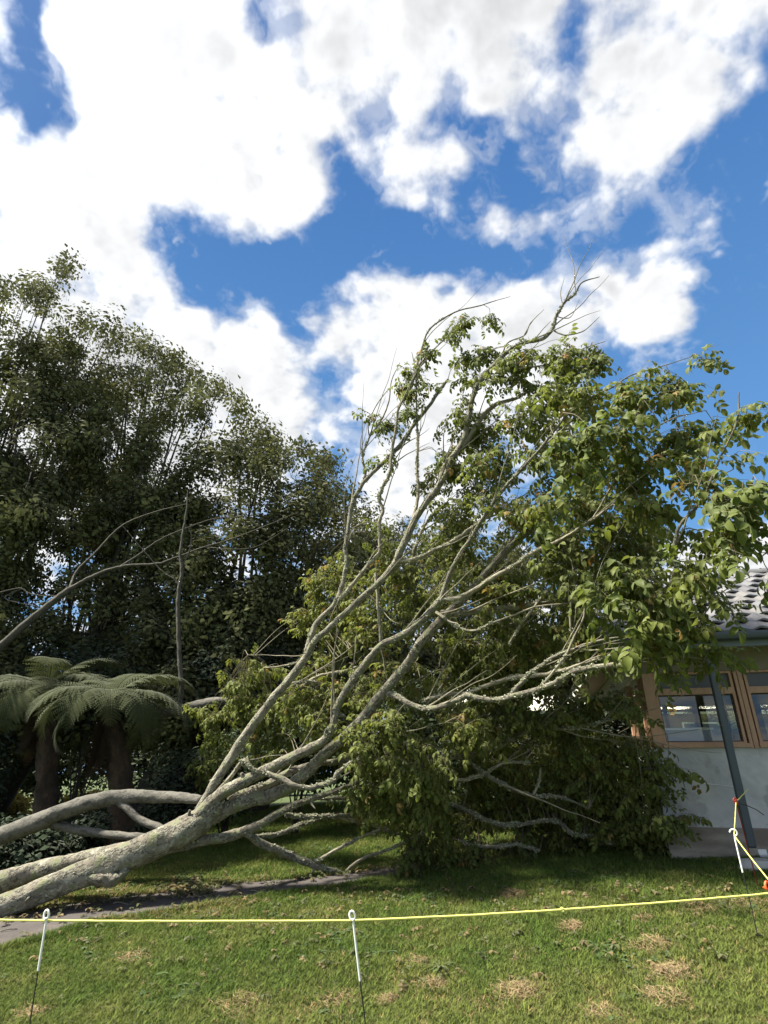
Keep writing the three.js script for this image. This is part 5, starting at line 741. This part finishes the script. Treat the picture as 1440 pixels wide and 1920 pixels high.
// ---------------------------------------------------------------- rope fence on pigtail posts
{
  const post = (label, topPx, basePx, d, splitAt, loopTurn, open) => {
    const b = at(basePx[0], basePx[1], d), t = at(topPx[0], topPx[1], d); b.y = Math.min(b.y, ground(b.x, b.z) + 0.02);
    const g = base('pigtail_post', b); tag(g, label, 'fence post', 'pigtail posts carrying the yellow rope');
    const T = t.clone().sub(b), ax = T.clone().normalize(), mid = T.clone().multiplyScalar(1 - splitAt), loop = [], rr = 0.026;
    mesh('rod', (() => { const mb = new MB(); tube(mb, [{ p: ax.clone().multiplyScalar(-0.1), r: 0.0042 }, { p: mid.clone().multiplyScalar(0.5).add(V3(0.003, 0, 0.002)), r: 0.0044 }, { p: mid, r: 0.0044 }], 8); return mb.geo(true); })(), M.darkRod, g);
    mesh('insulated_shaft', wires([mid.clone().addScaledVector(ax, -0.005), mid.clone().lerp(T, 0.5), T.clone().addScaledVector(ax, -2 * rr + 0.01)], 0.0072, 10), M.whiteRod, g);
    const sx = V3(Math.cos(loopTurn), 0, Math.sin(loopTurn)), fw = V3(-Math.sin(loopTurn), 0, Math.cos(loopTurn)), c = T.clone().addScaledVector(ax, -rr);
    const n = 26, sweep = open ? 4.6 : 6.9; for (let k = 0; k <= n; k++) { const a = -Math.PI / 2 + sweep * k / n; loop.push(c.clone().addScaledVector(sx, Math.cos(a) * rr * (open ? 1.1 : 0.72)).addScaledVector(ax, Math.sin(a) * rr).addScaledVector(fw, 0.014 * k / n)); }
    mesh('loop', wires(loop, 0.0072, 10), M.whiteRod, g);
    const tr = new MB(); tube(tr, [{ p: V3(-0.02, 0.04, 0.01), r: 0.005 }, { p: V3(0, 0.035, 0), r: 0.006 }, { p: V3(0.035, 0.03, 0.012), r: 0.005 }, { p: V3(0.04, -0.03, 0.014), r: 0.004 }], 6); mesh('foot_tread', tr.geo(true), M.darkRod, g);
    return c.add(b);
  };
  const A = post('white topped pigtail post at the left, in front of the path end', [90, 1706], [42, 2004], 4.85, 0.38, 0.4, false), Bp = post('white topped pigtail post leaning at the centre bottom of the lawn', [660, 1708], [694, 2004], 4.82, 0.46, 0.2, false), Cp = post('white hooked pigtail post farther off, near the downpipe', [1374, 1555], [1422, 1762], 6.0, 0.4, 0.5, true);
  const twist = (a, b, sag, n = 24) => { const o = []; for (let k = 0; k <= n; k++) { const t = k / n, p = a.clone().lerp(b, t); p.y -= sag * 4 * t * (1 - t); p.y += 0.0025 * noise(t * 30, a.x, 3); o.push(p); } return o; };
  const end = at(1475, 1672, 4.95), start = at(-260, 1716, 4.9), lowA = at(92, 1726, 4.86), lowB = at(661, 1726, 4.83), knotP = at(1047, 1712, 4.9);
  const rp = [...twist(start, lowA, 0.006), ...twist(lowA, lowB, 0.004).slice(1), ...twist(lowB, end, 0.018, 36).slice(1)], rb = new MB(); tube(rb, rp.map((p) => ({ p, r: 0.0068 })), 8, 0, 0, 30);
  tag(mesh('rope', rb.geo(), M.rope), 'long yellow rope strung across the lawn in front of the tree', 'rope');
  const kg = new THREE.TorusKnotGeometry(0.009, 0.0045, 40, 6); const kt = mesh('rope_knot', kg, M.rope); kt.position.copy(rp.reduce((b, p) => p.distanceTo(knotP) < b.distanceTo(knotP) ? p : b)); tag(kt, 'small yellow knot tied on the rope right of the centre post', 'knot');
  const clip = at(1380, 1504, 6.6), pipe = house.userData.pipe.clone(); pipe.y = at(1402, 1480, -pipe.z).y; pipe.x = at(1402, 1480, -pipe.z).x;
  const hook = Cp.clone().add(V3(0, -0.022, 0));
  const r2 = new MB(); tube(r2, [...twist(at(1446, 1655, 5.0), hook, 0.01), ...twist(hook, clip, 0.0).slice(1), ...twist(clip, pipe, 0.0).slice(1)].map((p) => ({ p, r: 0.005 })), 8, 0, 0, 30);
  tag(mesh('rope', r2.geo(), M.rope), 'yellow rope tied from the far hooked post up to the downpipe', 'rope');
  const cg = mergeGeometries([new RoundedBoxGeometry(0.03, 0.05, 0.026, 3, 0.008), new THREE.TorusGeometry(0.018, 0.006, 8, 16).translate(0, 0.02, 0.004)].map((g) => g.index ? g.toNonIndexed() : g)); const cm = mesh('rope_clip', cg, M.redClip); cm.position.copy(clip); cm.rotation.z = 0.3; tag(cm, 'red clip joining the yellow rope beside the downpipe', 'clip');
  const gp = at(1408, 1602, 7.2); gp.y = ground(gp.x, gp.z); tag(mesh('cord', wires(twist(clip, gp, -0.01, 10), 0.006, 6), M.redCord), 'dark red cord running from the red clip down to the ground', 'cord');
  tag(mesh('cable_tie', wires([clip, at(1400, 1510, 6.7), at(1418, 1518, 6.75), at(1432, 1528, 6.8)], 0.005, 6), M.black), 'black tie tail sticking out from the red clip', 'tie');
  const og = base('orange_fastener', at(1438, 1662, 5.0)); tag(og, 'orange plastic fastener on the rope at the right edge', 'fastener'); const arms = [[[0, 0.03, 0], [-0.012, 0.01, 0.004], [-0.01, -0.012, 0.006], [0.012, -0.02, 0]], [[-0.028, -0.004, 0], [-0.012, -0.016, 0.004], [0.01, -0.018, 0.004], [0.04, -0.016, 0]], [[0.0, 0.03, 0], [0.02, 0.02, -0.004], [0.028, 0, 0], [0.02, -0.018, 0]]]; for (const a of arms) mesh('hook', wires(new THREE.CatmullRomCurve3(a.map((q) => V3(...q))).getPoints(12), 0.0085, 8), M.orange, og);
}
renderer.render(scene, camera);
